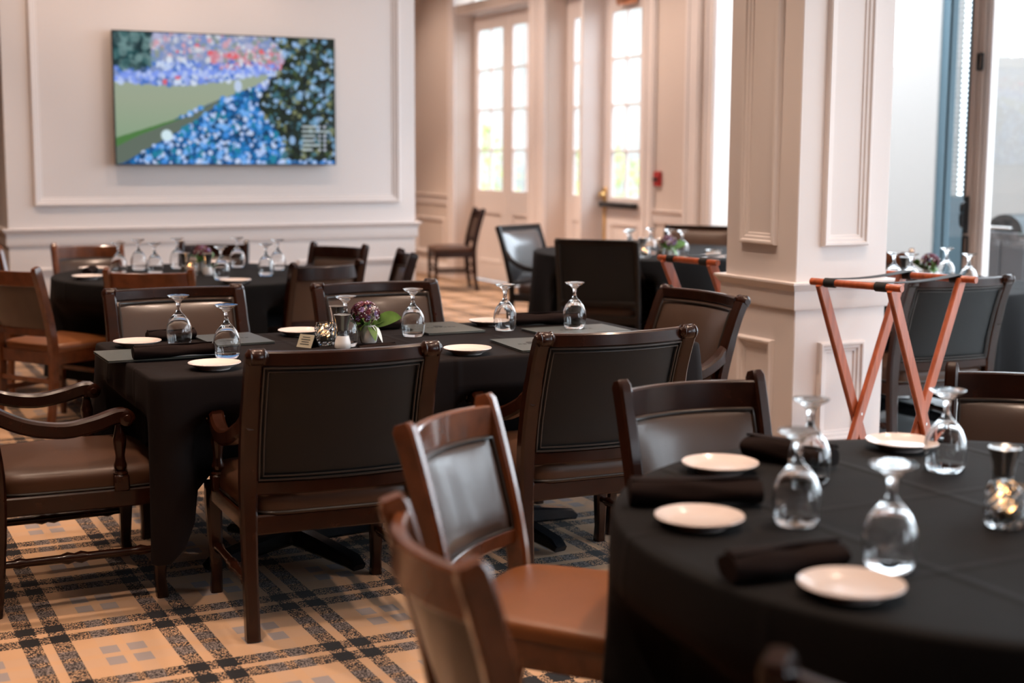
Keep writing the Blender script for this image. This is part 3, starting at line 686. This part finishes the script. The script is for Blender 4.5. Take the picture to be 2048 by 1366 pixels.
for o, dk in side:
    if dk: swapmat(o, {'oak_brown': 'mahogany', 'leather_brown': 'leather_seat'})
q1 = chair(QC, 5.19, 9.56, rotf(.46, -.888), 'square-back armchair with pale blue sheen, facing the dark one', 'square armchairs around the middle table')
q2 = chair(QC, 4.885, 8.31, rotf(.656, .755), 'square-back armchair seen from behind as a large dark panel', 'square armchairs around the middle table')
q3 = chair(QC, 6.02, 9.06, rotf(-.755, -.656), 'brown square-back armchair partly hidden by the pillar', 'square armchairs around the middle table')
swapmat(q1, {'leather_dark_shade': 'leather_gloss'})
swapmat(q3, {'leather_dark_shade': 'leather_seat', 'leather_brown': 'leather_seat', 'espresso': 'mahogany'})
for o in (q1, q2): swapmat(o, {'leather_brown': 'leather_seat'})
# ------------------------------------------------------------------ tables and cloths
def push(p, ctr):
    if p.z > .64: return p
    f = min(1, (.64-p.z)/.12)
    for x, y, rz, hw, fr, bk in SEATS:
        c, s = math.cos(rz), math.sin(rz); d = Vector((p.x-x, p.y-y)); lx, ly = d.x*c+d.y*s, -d.x*s+d.y*c
        if abs(lx) < hw+.06 and bk < ly < fr+.02:
            e = 1 if abs(lx) < hw else max(0, 1-(abs(lx)-hw)/.06)
            mv = (fr+.02-ly)*e*f; mv = min(mv, .42)
            p = Vector((p.x-s*mv, p.y+c*mv, p.z))
    return p
def cloth(name, outline, ctr, z, hem, label, mname, folds=.02, kf=24, group=None):
    """outline: list of 2D points around the table edge; hem(i/n, pt) gives the height of the lower edge"""
    n = len(outline); rings = []; c = Vector(ctr); rnd = random.Random(len(SEATS)+n); ph = rnd.uniform(0, 6)
    for f in (.15, .4, .65, .85, .96): rings.append([(lerp(c.x, p[0], f), lerp(c.y, p[1], f), z) for p in outline])
    nr = []
    for i in range(n):
        a, b = Vector(outline[i-1]), Vector(outline[(i+1) % n]); d = (b-a).normalized(); v = Vector((d.y, -d.x))
        if v.dot(Vector(outline[i])-c) < 0: v = -v
        nr.append(v)
    for o, dz in ((.000, -.0005), (.006, -.004), (.009, -.012)): rings.append([(outline[i][0]+nr[i].x*o, outline[i][1]+nr[i].y*o, z+dz) for i in range(n)])
    K = 16
    for k in range(1, K+1):
        t = k/K; ring = []
        for i in range(n):
            h = hem(i/n, outline[i]); zz = lerp(z-.012, h, t); drop = (z-zz)
            s_ = math.sin(2*math.pi*kf*i/n+ph)+.5*math.sin(2*math.pi*(kf*.53)*i/n+ph*2)
            off = .009+folds*drop*1.4*s_+.06*drop
            p = Vector((outline[i][0]+nr[i].x*off, outline[i][1]+nr[i].y*off, zz)); ring.append(push(p, c))
        rings.append(ring)
    mb = MB(); mb.rings([[(q[0]-c.x, q[1]-c.y, q[2]) for q in r_] for r_ in rings], cap0=True, cap1=False)
    o = mb.build(name, mname, None, ang=80); o.location = (c.x, c.y, 0)
    return tag(o, label, 'tablecloth', group)
def pedestal(t, x, y, feet=.36, rot=0, h=.72, r_=.035):
    MB().lathe([(r_*1.6, .05), (r_*1.3, .09), (r_, .12), (r_, h-.04), (r_*2.5, h-.02), (r_*2.5, h)], 16, (x, y, 0)).build('column', 'base_metal', t)
    for k in range(4):
        a = rot+k*math.pi/2; d = Vector((math.cos(a), math.sin(a), 0)); p = Vector((x, y, 0))
        MB().sweep([p+d*.02+Vector((0, 0, .07)), p+d*feet*.5+Vector((0, 0, .055)), p+d*feet+Vector((0, 0, .035)), p+d*(feet+.03)+Vector((0, 0, .02))], [(.034, .035), (.032, .03), (.030, .022), (.026, .012)]).build('foot', 'base_metal', t)
def rrect(x0, x1, y0, y1, rad=.03, m=44):
    pts = []
    for cx, cy, a0 in ((x1-rad, y0+rad, -90), (x1-rad, y1-rad, 0), (x0+rad, y1-rad, 90), (x0+rad, y0+rad, 180)):
        arc = [(cx+rad*math.cos(R(a0+a)), cy+rad*math.sin(R(a0+a))) for a in (0, 30, 60, 90)]
        pts += arc
        nx = {-90: (x1, y1-rad), 0: (x0+rad, y1), 90: (x0, y0+rad), 180: (x1-rad, y0)}[a0]
        e = arc[-1]
        for q in range(1, m): pts.append((lerp(e[0], nx[0], q/m), lerp(e[1], nx[1], q/m)))
    return pts
LX0, LX1, LY0, LY1, TZ = .957, 2.985, 4.385, 5.315, .75
lt = tag(empty('long_table', (0, 0, 0)), 'long rectangular dining table under a dark cloth in the middle of the room', 'table')
MB().box(LX0+.004, LX1-.004, LY0+.004, LY1-.004, .715, .748, .004).build('tabletop', 'mahogany', lt)
pedestal(lt, 1.55, 4.86, .34, R(20)); pedestal(lt, 2.35, 4.755, .32, R(10.8))
def hem_long(t, p):
    ex = min(p[0]-LX0, LX1-p[0]); ey = min(p[1]-LY0, LY1-p[1]); d = math.hypot(max(0, ex), max(0, ey)) if True else 0
    corner = math.exp(-(max(ex, ey)/.16)**2)
    return .43-.27*corner
cloth('tablecloth', rrect(LX0, LX1, LY0, LY1), ((LX0+LX1)/2, (LY0+LY1)/2), TZ, hem_long, 'dark brown-black cloth on the long table with plates and menus', 'cloth_brown', .035, 21)
def round_table(x, y, r_, label, clabel, hem=.2, kf=15):
    t = tag(empty('round_table', (x, y, 0)), label, 'table', 'round dining tables')
    MB().lathe([(r_-.03, .71), (r_-.006, .716), (r_-.004, .745), (r_-.01, .748)], 64).build('tabletop', 'mahogany', t)
    pedestal(t, 0, 0, .36, R(20), .71)
    n = 150; cloth('tablecloth', [(x+r_*math.cos(2*math.pi*i/n), y+r_*math.sin(2*math.pi*i/n)) for i in range(n)], (x, y), TZ, lambda t_, p: hem, clabel, 'cloth', .035, kf, 'black cloths on the round tables')
round_table(2.08, 1.98, .765, 'round dining table in the right foreground', 'black cloth on the near round table in the foreground', .18)
round_table(2.04, 8.08, .80, 'round dining table in front of the television wall', 'black cloth on the far round table below the television', .18)
round_table(5.50, 8.65, .88, 'round dining table left of the pillar, near the beige wall', 'black cloth on the round table left of the pillar', .2)
round_table(5.35, 6.05, .80, 'round dining table right of the pillar by the terrace doors', 'black cloth on the round table right of the pillar', .2)
# ------------------------------------------------------------------ table ware
def make_goblet():
    o = [(.0385, 0), (.0400, .0005), (.0440, .02), (.0468, .045), (.0440, .07), (.035, .092), (.022, .108), (.0105, .120), (.0075, .13), (.007, .145), (.010, .158), (.019, .168), (.034, .1755), (.0392, .1795), (.0392, .1815), (.036, .182), (.01, .1795), (0, .179)]
    i = [(0, .1095), (.012, .107), (.021, .102), (.033, .089), (.0422, .0685), (.0450, .045), (.0424, .02), (.0385, 0)]
    g = MB().lathe(i+o[1:], 32, cap0=True, cap1=True).build('goblet', 'goblet_glass', None, ang=75); return tag(g, None, 'glass')
def make_plate():
    p = [(0, .004), (.044, .004), (.046, 0), (.051, 0), (.053, .004), (.066, .010), (.083, .0185), (.0852, .0205), (.0845, .022), (.078, .0195), (.062, .0125), (.052, .010), (0, .0095)]
    return tag(MB().lathe(p, 48).build('bread_plate', 'porcelain', None, ang=50), None, 'plate')
GOB, PLA = make_goblet(), make_plate()
TOP = TZ+.0005
def goblet(x, y, label, group, z=TOP, rz=None): return place(GOB, (x, y, z), random.uniform(0, 6) if rz is None else rz, label, group)
def plate(x, y, label, group): return place(PLA, (x, y, TOP), random.uniform(0, 6), label, group)
gg = 'upturned goblets on the long table'
goblet(1.215, 5.114, 'upturned goblet behind the leftmost plate of the long table', gg)
goblet(1.286, 4.73, 'upturned goblet at the tip of the rolled napkin, behind the nearest plate', gg)
goblet(1.755, 4.84, 'upturned goblet in front of the shakers by the flower vase', gg)
goblet(2.084, 4.999, 'upturned goblet just right of the flower vase', gg)
goblet(2.487, 5.02, 'upturned goblet in front of the far right plate of the long table', gg)
goblet(2.735, 4.90, 'upturned goblet farthest right on the long table', gg, TOP+.009)
pg = 'bread plates on the long table'
plate(1.07, 5.14, 'white bread plate at the far left corner of the long table', pg)
plate(1.181, 4.50, 'white bread plate nearest the camera on the long table, by the rolled napkin', pg)
plate(1.70, 5.20, 'white bread plate behind the small tent card', pg)
plate(2.071, 4.475, 'white bread plate between the two near armchairs', pg)
plate(2.50, 5.19, 'white bread plate behind the goblet at the far right of the long table', pg)
gn = 'upturned goblets on the near round table'
goblet(1.915, 2.39, 'upturned goblet in the foreground, the one farther behind its neighbour', gn)
goblet(1.672, 2.12, 'upturned goblet in the foreground between two plates, left of the trio', gn)
goblet(1.632, 1.815, 'largest upturned goblet, nearest the camera behind the nearest plate', gn)
goblet(2.262, 2.35, 'upturned goblet in the foreground in front of the tray stand', gn)
pn = 'bread plates on the near round table'
plate(1.80, 2.555, 'white bread plate on the near round table before the dark side chair', pn)
plate(1.495, 2.185, 'white bread plate at the left rim of the near round table', pn)
plate(1.475, 1.725, 'white bread plate nearest the camera of all', pn)
plate(2.335, 2.57, 'white bread plate at the far rim of the near round table', pn)
gf = 'upturned goblets on the table by the television'
for i, (x, y, l) in enumerate([(1.62, 8.22, 'leftmost'), (1.785, 8.47, 'second from the left'), (1.804, 8.13, 'third from the left'), (2.022, 8.50, 'just left of the flowers'), (2.06, 7.66, 'right of the candle'),
                               (2.373, 8.45, 'right of the flowers'), (2.355, 7.80, 'second from the right'), (2.533, 8.15, 'rightmost')]):
    goblet(x, y, 'upturned goblet on the far round table by the television, '+l, gf)
pf = 'bread plates on the table by the television'
plate(1.40, 7.96, 'white bread plate at the left rim of the far round table', pf); plate(2.065, 7.40, 'white bread plate at the near rim of the far round table', pf); plate(1.53, 8.50, 'white bread plate at the far left rim of the far round table', pf)
plate(2.30, 8.68, 'white bread plate at the back of the far round table', pf)
g3 = 'upturned goblets on the table left of the pillar'
for x, y, l in ((4.975, 8.18, 'leftmost'), (5.09, 8.34, 'second from the left'), (5.325, 8.22, 'second from the right'), (5.345, 8.09, 'rightmost'), (5.30, 8.42, 'behind the flowers')): goblet(x, y, 'upturned goblet on the table left of the pillar, '+l, g3)
g4 = 'upturned goblets on the table right of the pillar'
for x, y, l in ((5.214, 5.855, 'leftmost, against the pillar edge'), (5.233, 5.745, 'second from the left'), (5.74, 6.02, 'the tall one right of the flowers'), (5.525, 5.63, 'rightmost, above the dark armchair')): goblet(x, y, 'upturned goblet on the table right of the pillar, '+l, g4)
def napkin(x0, y0, x1, y1, label, r_=.027, group='rolled black napkins', z=TOP, bend=.0, seed=1):
    a, b = Vector((x0, y0)), Vector((x1, y1)); ln = (b-a).length; n = 22; m = 18; rnd = random.Random(seed); rings = []
    for i in range(n+1):
        t = i/n; x = (t-.5)*ln; w_ = 1+.10*math.sin(t*5+seed)+.06*math.sin(t*13+seed*2); e = 1-.12*(abs(2*t-1)**6)
        ring = []
        for j in range(m):
            q = 2*math.pi*j/m; rad = r_*w_*e*(1+.07*math.sin(3*q+t*4+seed)+.05*math.sin(5*q-t*7))
            yy = rad*1.15*math.cos(q); zz = max(-.0, r_*.80+rad*.80*math.sin(q)); ring.append((x, yy+bend*math.sin(math.pi*t), zz))
        rings.append(ring)
    o = tag(empty('rolled_napkin', ((x0+x1)/2, (y0+y1)/2, z), math.atan2(y1-y0, x1-x0)), label, 'napkin', group)
    MB().rings(rings).build('roll', 'napkin', o, ang=70)
    # loose outer flap
    fl = []
    for i in range(n+1):
        t = i/n; x = (t-.5)*ln*.97; q0 = .9+.25*math.sin(t*4+seed); ring = []
        for k in range(5):
            q = q0+k*.22; rad = r_*(1.10+.03*k*0); ring.append((x, rad*1.2*math.cos(q)+bend*math.sin(math.pi*t), r_*.80+rad*.86*math.sin(q)))
        for k in range(4, -1, -1):
            q = q0+k*.22; rad = r_*.98; ring.append((x, rad*1.15*math.cos(q)+bend*math.sin(math.pi*t), r_*.80+rad*.80*math.sin(q)))
        fl.append(ring)
    MB().rings(fl).build('outer_fold', 'napkin', o, ang=70); return o
MZ = TOP+.0095
napkin(.975, 4.762, 1.245, 4.75, 'rolled black napkin lying on the left menu of the long table', .026, seed=1, z=MZ)
napkin(1.13, 5.255, 1.31, 5.265, 'rolled black napkin beyond the leftmost goblets', .024, seed=2)
napkin(2.575, 5.13, 2.86, 5.09, 'rolled black napkin at the far right of the long table', .030, seed=3)
napkin(1.945, 5.22, 2.12, 5.24, 'rolled black napkin behind the flower vase', .024, seed=4)
napkin(1.735, 4.655, 1.875, 4.665, 'rolled black napkin in front of the flower vase', .017, seed=5)
napkin(1.945, 2.66, 2.04, 2.46, 'rolled black napkin before the dark side chair on the near table', .032, seed=6)
napkin(1.46, 2.385, 1.70, 2.27, 'rolled black napkin between the two left plates of the near table', .032, seed=7)
napkin(1.335, 1.868, 1.555, 1.850, 'rolled black napkin nearest the camera', .030, seed=8)
napkin(2.66, 7.95, 2.54, 7.72, 'rolled black napkin on the right of the far round table', .028, seed=9)
napkin(1.43, 8.16, 1.50, 8.34, 'rolled black napkin on the left of the far round table', .026, seed=10)
napkin(5.42, 6.02, 5.55, 5.82, 'rolled black napkin on the table right of the pillar', .028, seed=11)
def menu(x0, x1, y0, y1, label, rz=0, crest=True, tilt=None):
    cx, cy = (x0+x1)/2, (y0+y1)/2; w_, h_ = (x1-x0)/2, (y1-y0)/2
    o = tag(empty('menu_folder', (cx, cy, TOP), rz), label, 'menu', 'menu folders on the long table')
    MB().box(-w_, w_, -h_, h_, 0, .003, .001).build('back_cover', 'menu_edge', o); MB().box(-w_+.003, w_-.003, -h_+.003, h_-.003, .003, .006, .001).build('pages', 'card', o)
    cv = MB().box(-w_, w_, -h_, h_, .006, .0088, .001).build('front_cover', 'menu_cover', o)
    if crest:
        e = MB(); L_ = max(w_, h_)*.35
        for k in range(7):
            t = (k-3)/3*L_; e.box(t-.006, t+.006, -.006, .006, .0088, .0092, 0)
        e.lathe([(.02, 0), (.02, .0005)], 20, (0, .03, .0088))
        if h_ > w_: e.xform(Matrix.Rotation(R(0), 4, 'Z'))
        e.build('crest', 'steel' if False else 'menu_edge', cv, smooth=False)
    return o
menu(.892, 1.262, 4.755, 5.015, 'grey-green menu folder overhanging the left end of the long table', 0)
menu(1.31, 1.535, 5.0, 5.30, 'grey-green menu folder behind the two left goblets', R(2))
menu(2.14, 2.383, 4.98, 5.30, 'grey menu folder right of the goblet by the flowers', R(0))
menu(2.265, 2.49, 4.395, 4.72, 'grey menu folder sticking out beside the right near armchair', R(-5))
menu(2.535, 2.905, 4.745, 4.975, 'grey menu folder under the rightmost goblet', R(0))
menu(1.39, 1.74, 4.43, 4.66, 'menu folder mostly hidden behind the left near armchair', R(0))
tc_ = tag(empty('tent_card', (1.60, 4.86, TOP), R(28)), 'small folded tent card on the long table', 'card')
tf = MB().add([(-.0, -.035, 0), (0, .035, 0), (.022, .035, .045), (.022, -.035, .045), (.003, -.035, 0), (.003, .035, 0), (.024, .035, .043), (.024, -.035, .043)], [[0, 1, 2, 3], [7, 6, 5, 4], [0, 3, 7, 4], [1, 5, 6, 2], [3, 2, 6, 7], [0, 4, 5, 1]]).build('front_leaf', 'card', tc_, smooth=False)
MB().add([(.048, -.035, 0), (.048, .035, 0), (.0245, .035, .0445), (.0245, -.035, .0445), (.045, -.035, 0), (.045, .035, 0), (.0225, .035, .0430), (.0225, -.035, .0430)], [[0, 1, 2, 3], [7, 6, 5, 4], [0, 3, 7, 4], [1, 5, 6, 2], [3, 2, 6, 7], [0, 4, 5, 1]]).build('rear_leaf', 'menu_edge', tc_, smooth=False)
pr = MB()
for k in range(4):
    z0 = .01+k*.008; x = z0*.022/.045-.0006; w_ = .022-.004*(k % 2); pr.add([(x, -w_, z0), (x, w_, z0), (x+.0015, w_, z0+.003), (x+.0015, -w_, z0+.003)], [[0, 1, 2, 3]])
pr.build('printed_lines', 'ink', tf, smooth=False)
def make_candle():
    c = tag(empty('candle_holder'), None, 'candle holder')
    n = 20; rows = 8; rings = []
    for k in range(rows+1):
        z = .080*k/rows; ring = []
        for j in range(n):
            q = .0325+(.0065 if (j+k) % 2 else 0)*(0 if k in (0, rows) else 1); an = 2*math.pi*j/n; ring.append((q*math.cos(an), q*math.sin(an), z))
        rings.append(ring)
    for q, z in ((.0300, .079), (.0295, .02), (.028, .012)): rings.append([(q*math.cos(2*math.pi*j/n), q*math.sin(2*math.pi*j/n), z) for j in range(n)])
    MB().rings(rings).build('crystal_tumbler', 'crystal', c, smooth=False)
    MB().lathe([(.027, .0125), (.0275, .035), (.02, .037), (.0, .036)], 24).build('candle', 'wax', c)
    MB().lathe([(.001, .036), (.004, .041), (.0045, .046), (.0025, .055), (.0003, .062)], 10).build('flame', 'flame', c); return c
CAN = make_candle()
cg = 'crystal candle holders on the tables'
for x, y, l in ((1.698, 4.905, 'cut crystal candle holder on the long table beside the flower vase'), (1.965, 7.94, 'lit cut crystal candle holder on the far round table'), (2.021, 1.935, 'cut crystal candle holder at the right edge of the near round table'), (5.10, 8.17, 'cut crystal candle holder on the table left of the pillar')):
    place(CAN, (x, y, TOP), 0, l, cg)
def make_shaker(fill):
    s = tag(empty('shaker'), None, 'shaker')
    MB().lathe([(.0205, .047), (.0175, .066), (.019, .068), (.0222, .047)], 24, cap0=False, cap1=False).build('glass_body', 'goblet_glass', s, ang=60)
    MB().lathe([(0, 0), (.0272, .0), (.0292, .003), (.0288, .02), (.0224, .046), (0, .047)], 20).build('contents', fill, s)
    MB().lathe([(0, .064), (.0195, .064), (.0205, .070), (.022, .085), (.027, .105), (.0305, .118), (.0315, .121), (.030, .122), (.026, .119), (0, .117)], 28).build('steel_top', 'steel', s, ang=50); return s
SALT, PEP = make_shaker('salt'), make_shaker('pepper')
for x, y, l in ((1.722, 4.785, 'salt shaker with steel top on the long table behind the napkin'), (2.062, 7.96, 'salt shaker on the far round table'), (2.255, 2.05, 'salt shaker at the right edge of the near round table'), (5.66, 6.03, 'salt shaker right of the flowers on the table right of the pillar'), (5.17, 8.32, 'salt shaker on the table left of the pillar')):
    place(SALT, (x, y, TOP), 0, l, 'salt shakers')
for x, y, l in ((1.80, 5.06, 'pepper shaker with steel top on the long table behind the goblet'), (1.96, 8.06, 'pepper shaker on the far round table'), (2.125, 2.045, 'pepper shaker with flared steel top on the near round table'), (5.60, 6.20, 'pepper shaker left of the flowers on the table right of the pillar'), (5.235, 8.18, 'pepper shaker on the table left of the pillar')):
    place(PEP, (x, y, TOP), 0, l, 'pepper shakers')
def make_vase():
    v = tag(empty('flower_vase'), None, 'flower vase'); rnd = random.Random(11)
    MB().lathe([(0, 0), (.024, 0), (.030, .008), (.034, .03), (.031, .05), (.025, .062), (.026, .07), (.024, .07), (.022, .06), (0, .058)], 28).build('vase', 'vase_white', v, ang=60)
    ctr = Vector((-.012, 0, .110))
    for k in range(80):
        a = rnd.uniform(0, 6.283); el = rnd.uniform(-.35, 1.3); d = Vector((math.cos(a)*math.cos(el), math.sin(a)*math.cos(el), math.sin(el)))
        p = ctr+Vector((d.x*.050, d.y*.050, d.z*.044)); sz = rnd.uniform(.008, .0125); e1 = d.orthogonal().normalized(); e2 = d.cross(e1)
        m_ = 'petal_white' if (d.x > .25 and rnd.random() < .4) else rnd.choice(['petal_maroon', 'petal_maroon', 'petal_lilac', 'petal_maroon']); mb = MB(); np_ = 6
        for q in range(np_):
            b0 = 2*math.pi*q/np_; ax = e1*math.cos(b0)+e2*math.sin(b0); pe = d.cross(ax)
            mb.add([p, p+ax*sz*.6+pe*sz*.38+d*.002, p+ax*sz*1.1+d*.004, p+ax*sz*.6-pe*sz*.38+d*.002, p+ax*sz*.55-d*.003], [[0, 1, 2, 3], [0, 3, 4], [0, 4, 1], [1, 4, 2], [2, 4, 3]])
        bl_ = mb.build('blossom', m_, v, ang=60)
        MB().lathe([(0, -.001), (.003, .001), (0, .003)], 6).xform(Matrix.Translation(p+d*.002) @ d.to_track_quat('Z', 'Y').to_matrix().to_4x4()).build('blossom_eye', 'petal_maroon' if m_ == 'petal_white' else 'petal_white' if rnd.random() < .3 else m_, bl_)
    def leaf(a, ln, wd, rise, droop, m_='leaf', up=0.):
        rings = []; n = 9; d = Vector((math.cos(a), math.sin(a), 0)); s_ = (Vector((-d.y, d.x, 0))*(1-up)+Vector((0, 0, up))).normalized()
        for i in range(n+1):
            t = i/n; c = d*(.012+ln*t)+Vector((0, 0, .066+rise*math.sin(t*1.7)-droop*t*t)); hw = wd*math.sin(math.pi*min(1, .06+.94*t))**.8+.0006; th = .0008
            rings.append([c+s_*hw+Vector((0, 0, .2*hw)), c+Vector((0, 0, th)), c-s_*hw+Vector((0, 0, .2*hw)), c-Vector((0, 0, th))])
        MB().rings(rings).build('leaf' if m_ == 'leaf' else 'calla_petal', m_, v, ang=60)
    leaf(-.45, .11, .026, .030, .0, up=.75); leaf(-.15, .07, .022, .03, .0, up=.4); leaf(2.6, .05, .018, .01, .03); leaf(-2.4, .05, .024, .02, .03, up=.5); leaf(2.7, .055, .022, .03, .0, up=.7); leaf(-1.5, .05, .016, .0, .05); leaf(1.4, .07, .02, .03, 0); leaf(3.4, .05, .016, .02, .02)
    leaf(-.95, .05, .014, .005, .065, 'calla'); MB().sweep([(0, 0, .02), (0, 0, .11)], (.006, .006)).build('stems', 'leaf', v); return v
VAS = make_vase()
for x, y, rz, l in ((1.849, 4.86, 0, 'small white vase with purple and white flowers on the long table'), (2.09, 8.17, 1.2, 'small vase of maroon flowers on the far round table'), (5.20, 8.02, .3, 'small vase of maroon flowers on the table left of the pillar'), (5.575, 5.99, 2., 'small vase of red flowers on the table right of the pillar'), (2.24, 1.92, .5, 'small vase of flowers just past the right edge of the near table')):
    place(VAS, (x, y, TOP), rz, l, 'flower vases on the tables')
plate(5.44, 7.86, 'white plate under the steel bowl left of the pillar', 'plates left of the pillar')
sb = tag(MB().lathe([(0, .002), (.03, .002), (.05, .02), (.058, .05), (.055, .05), (.047, .022), (.028, .006), (0, .006)], 28).build('steel_bowl', 'steel', None, ang=60), 'shiny steel bowl on a plate left of the pillar', 'bowl'); sb.location = (5.44, 7.86, TOP+.0100)
# ------------------------------------------------------------------ tray stands
def make_tray_stand():
    t = tag(empty('tray_stand'), None, 'tray stand'); W = 'tray_wood'; H = .931; hs, hb = .288, .176; L_ = .165; zp = H*hb/(hs+hb)
    # legs of frame A run from -x top to +x foot, frame B the other way; top bars along local Y
    for s, yo in ((-1, .0), (1, .024)):
        for e in (-1, 1):
            y = e*(L_-yo); MB().sweep([(s*hs, y, H-.005), (-s*hb, y, 0.004)], (.011, .027), up=(1, 0, 0)).build('leg', W, t)
        MB().sweep([(s*hs, -.21, H), (s*hs, .21, H)], (.015, .015), n=12, sq=False).build('top_bar', W, t)
        MB().sweep([(-s*hb*.8, -(L_-yo), H*.07), (-s*hb*.8, (L_-yo), H*.07)], (.010, .010), n=8, sq=False).build('lower_bar', W, t)
    for e in (-1, 1):
        MB().lathe([(0, -.008), (.006, -.007), (.008, -.003), (.008, .036), (.006, .039), (0, .040)], 12).xform(Matrix.Translation((0, e*(L_-.012)-.016, zp)) @ Matrix.Rotation(R(-90), 4, 'X')).build('pivot_bolt', 'steel', t)
        st = MB(); pts = [(-hs+2*hs*i/10, e*.118, H+.017-.030*(1-(2*i/10-1)**2)*.35) for i in range(11)]
        st.sweep(pts, (.024, .0014)); 
        sg = st.build('strap', 'strap', t)
        for s in (-1, 1): MB().lathe([(.0172, -.026), (.0195, -.024), (.0195, .024), (.0172, .026)], 14).xform(Matrix.Translation((s*hs, e*.118, H)) @ Matrix.Rotation(R(90), 4, 'X')).build('strap_wrap', 'strap', sg)
    return t
TS = make_tray_stand()
place(TS, (4.04, 4.53, 0), R(17), 'reddish wooden folding tray stand with black straps in front of the pillar', 'folding tray stands')
place(TS, (4.16, 5.86, 0), R(9), 'reddish wooden folding tray stand half hidden behind the pillar', 'folding tray stands')
for o in list(bpy.data.objects):
    if '_used' in o: del o['_used']
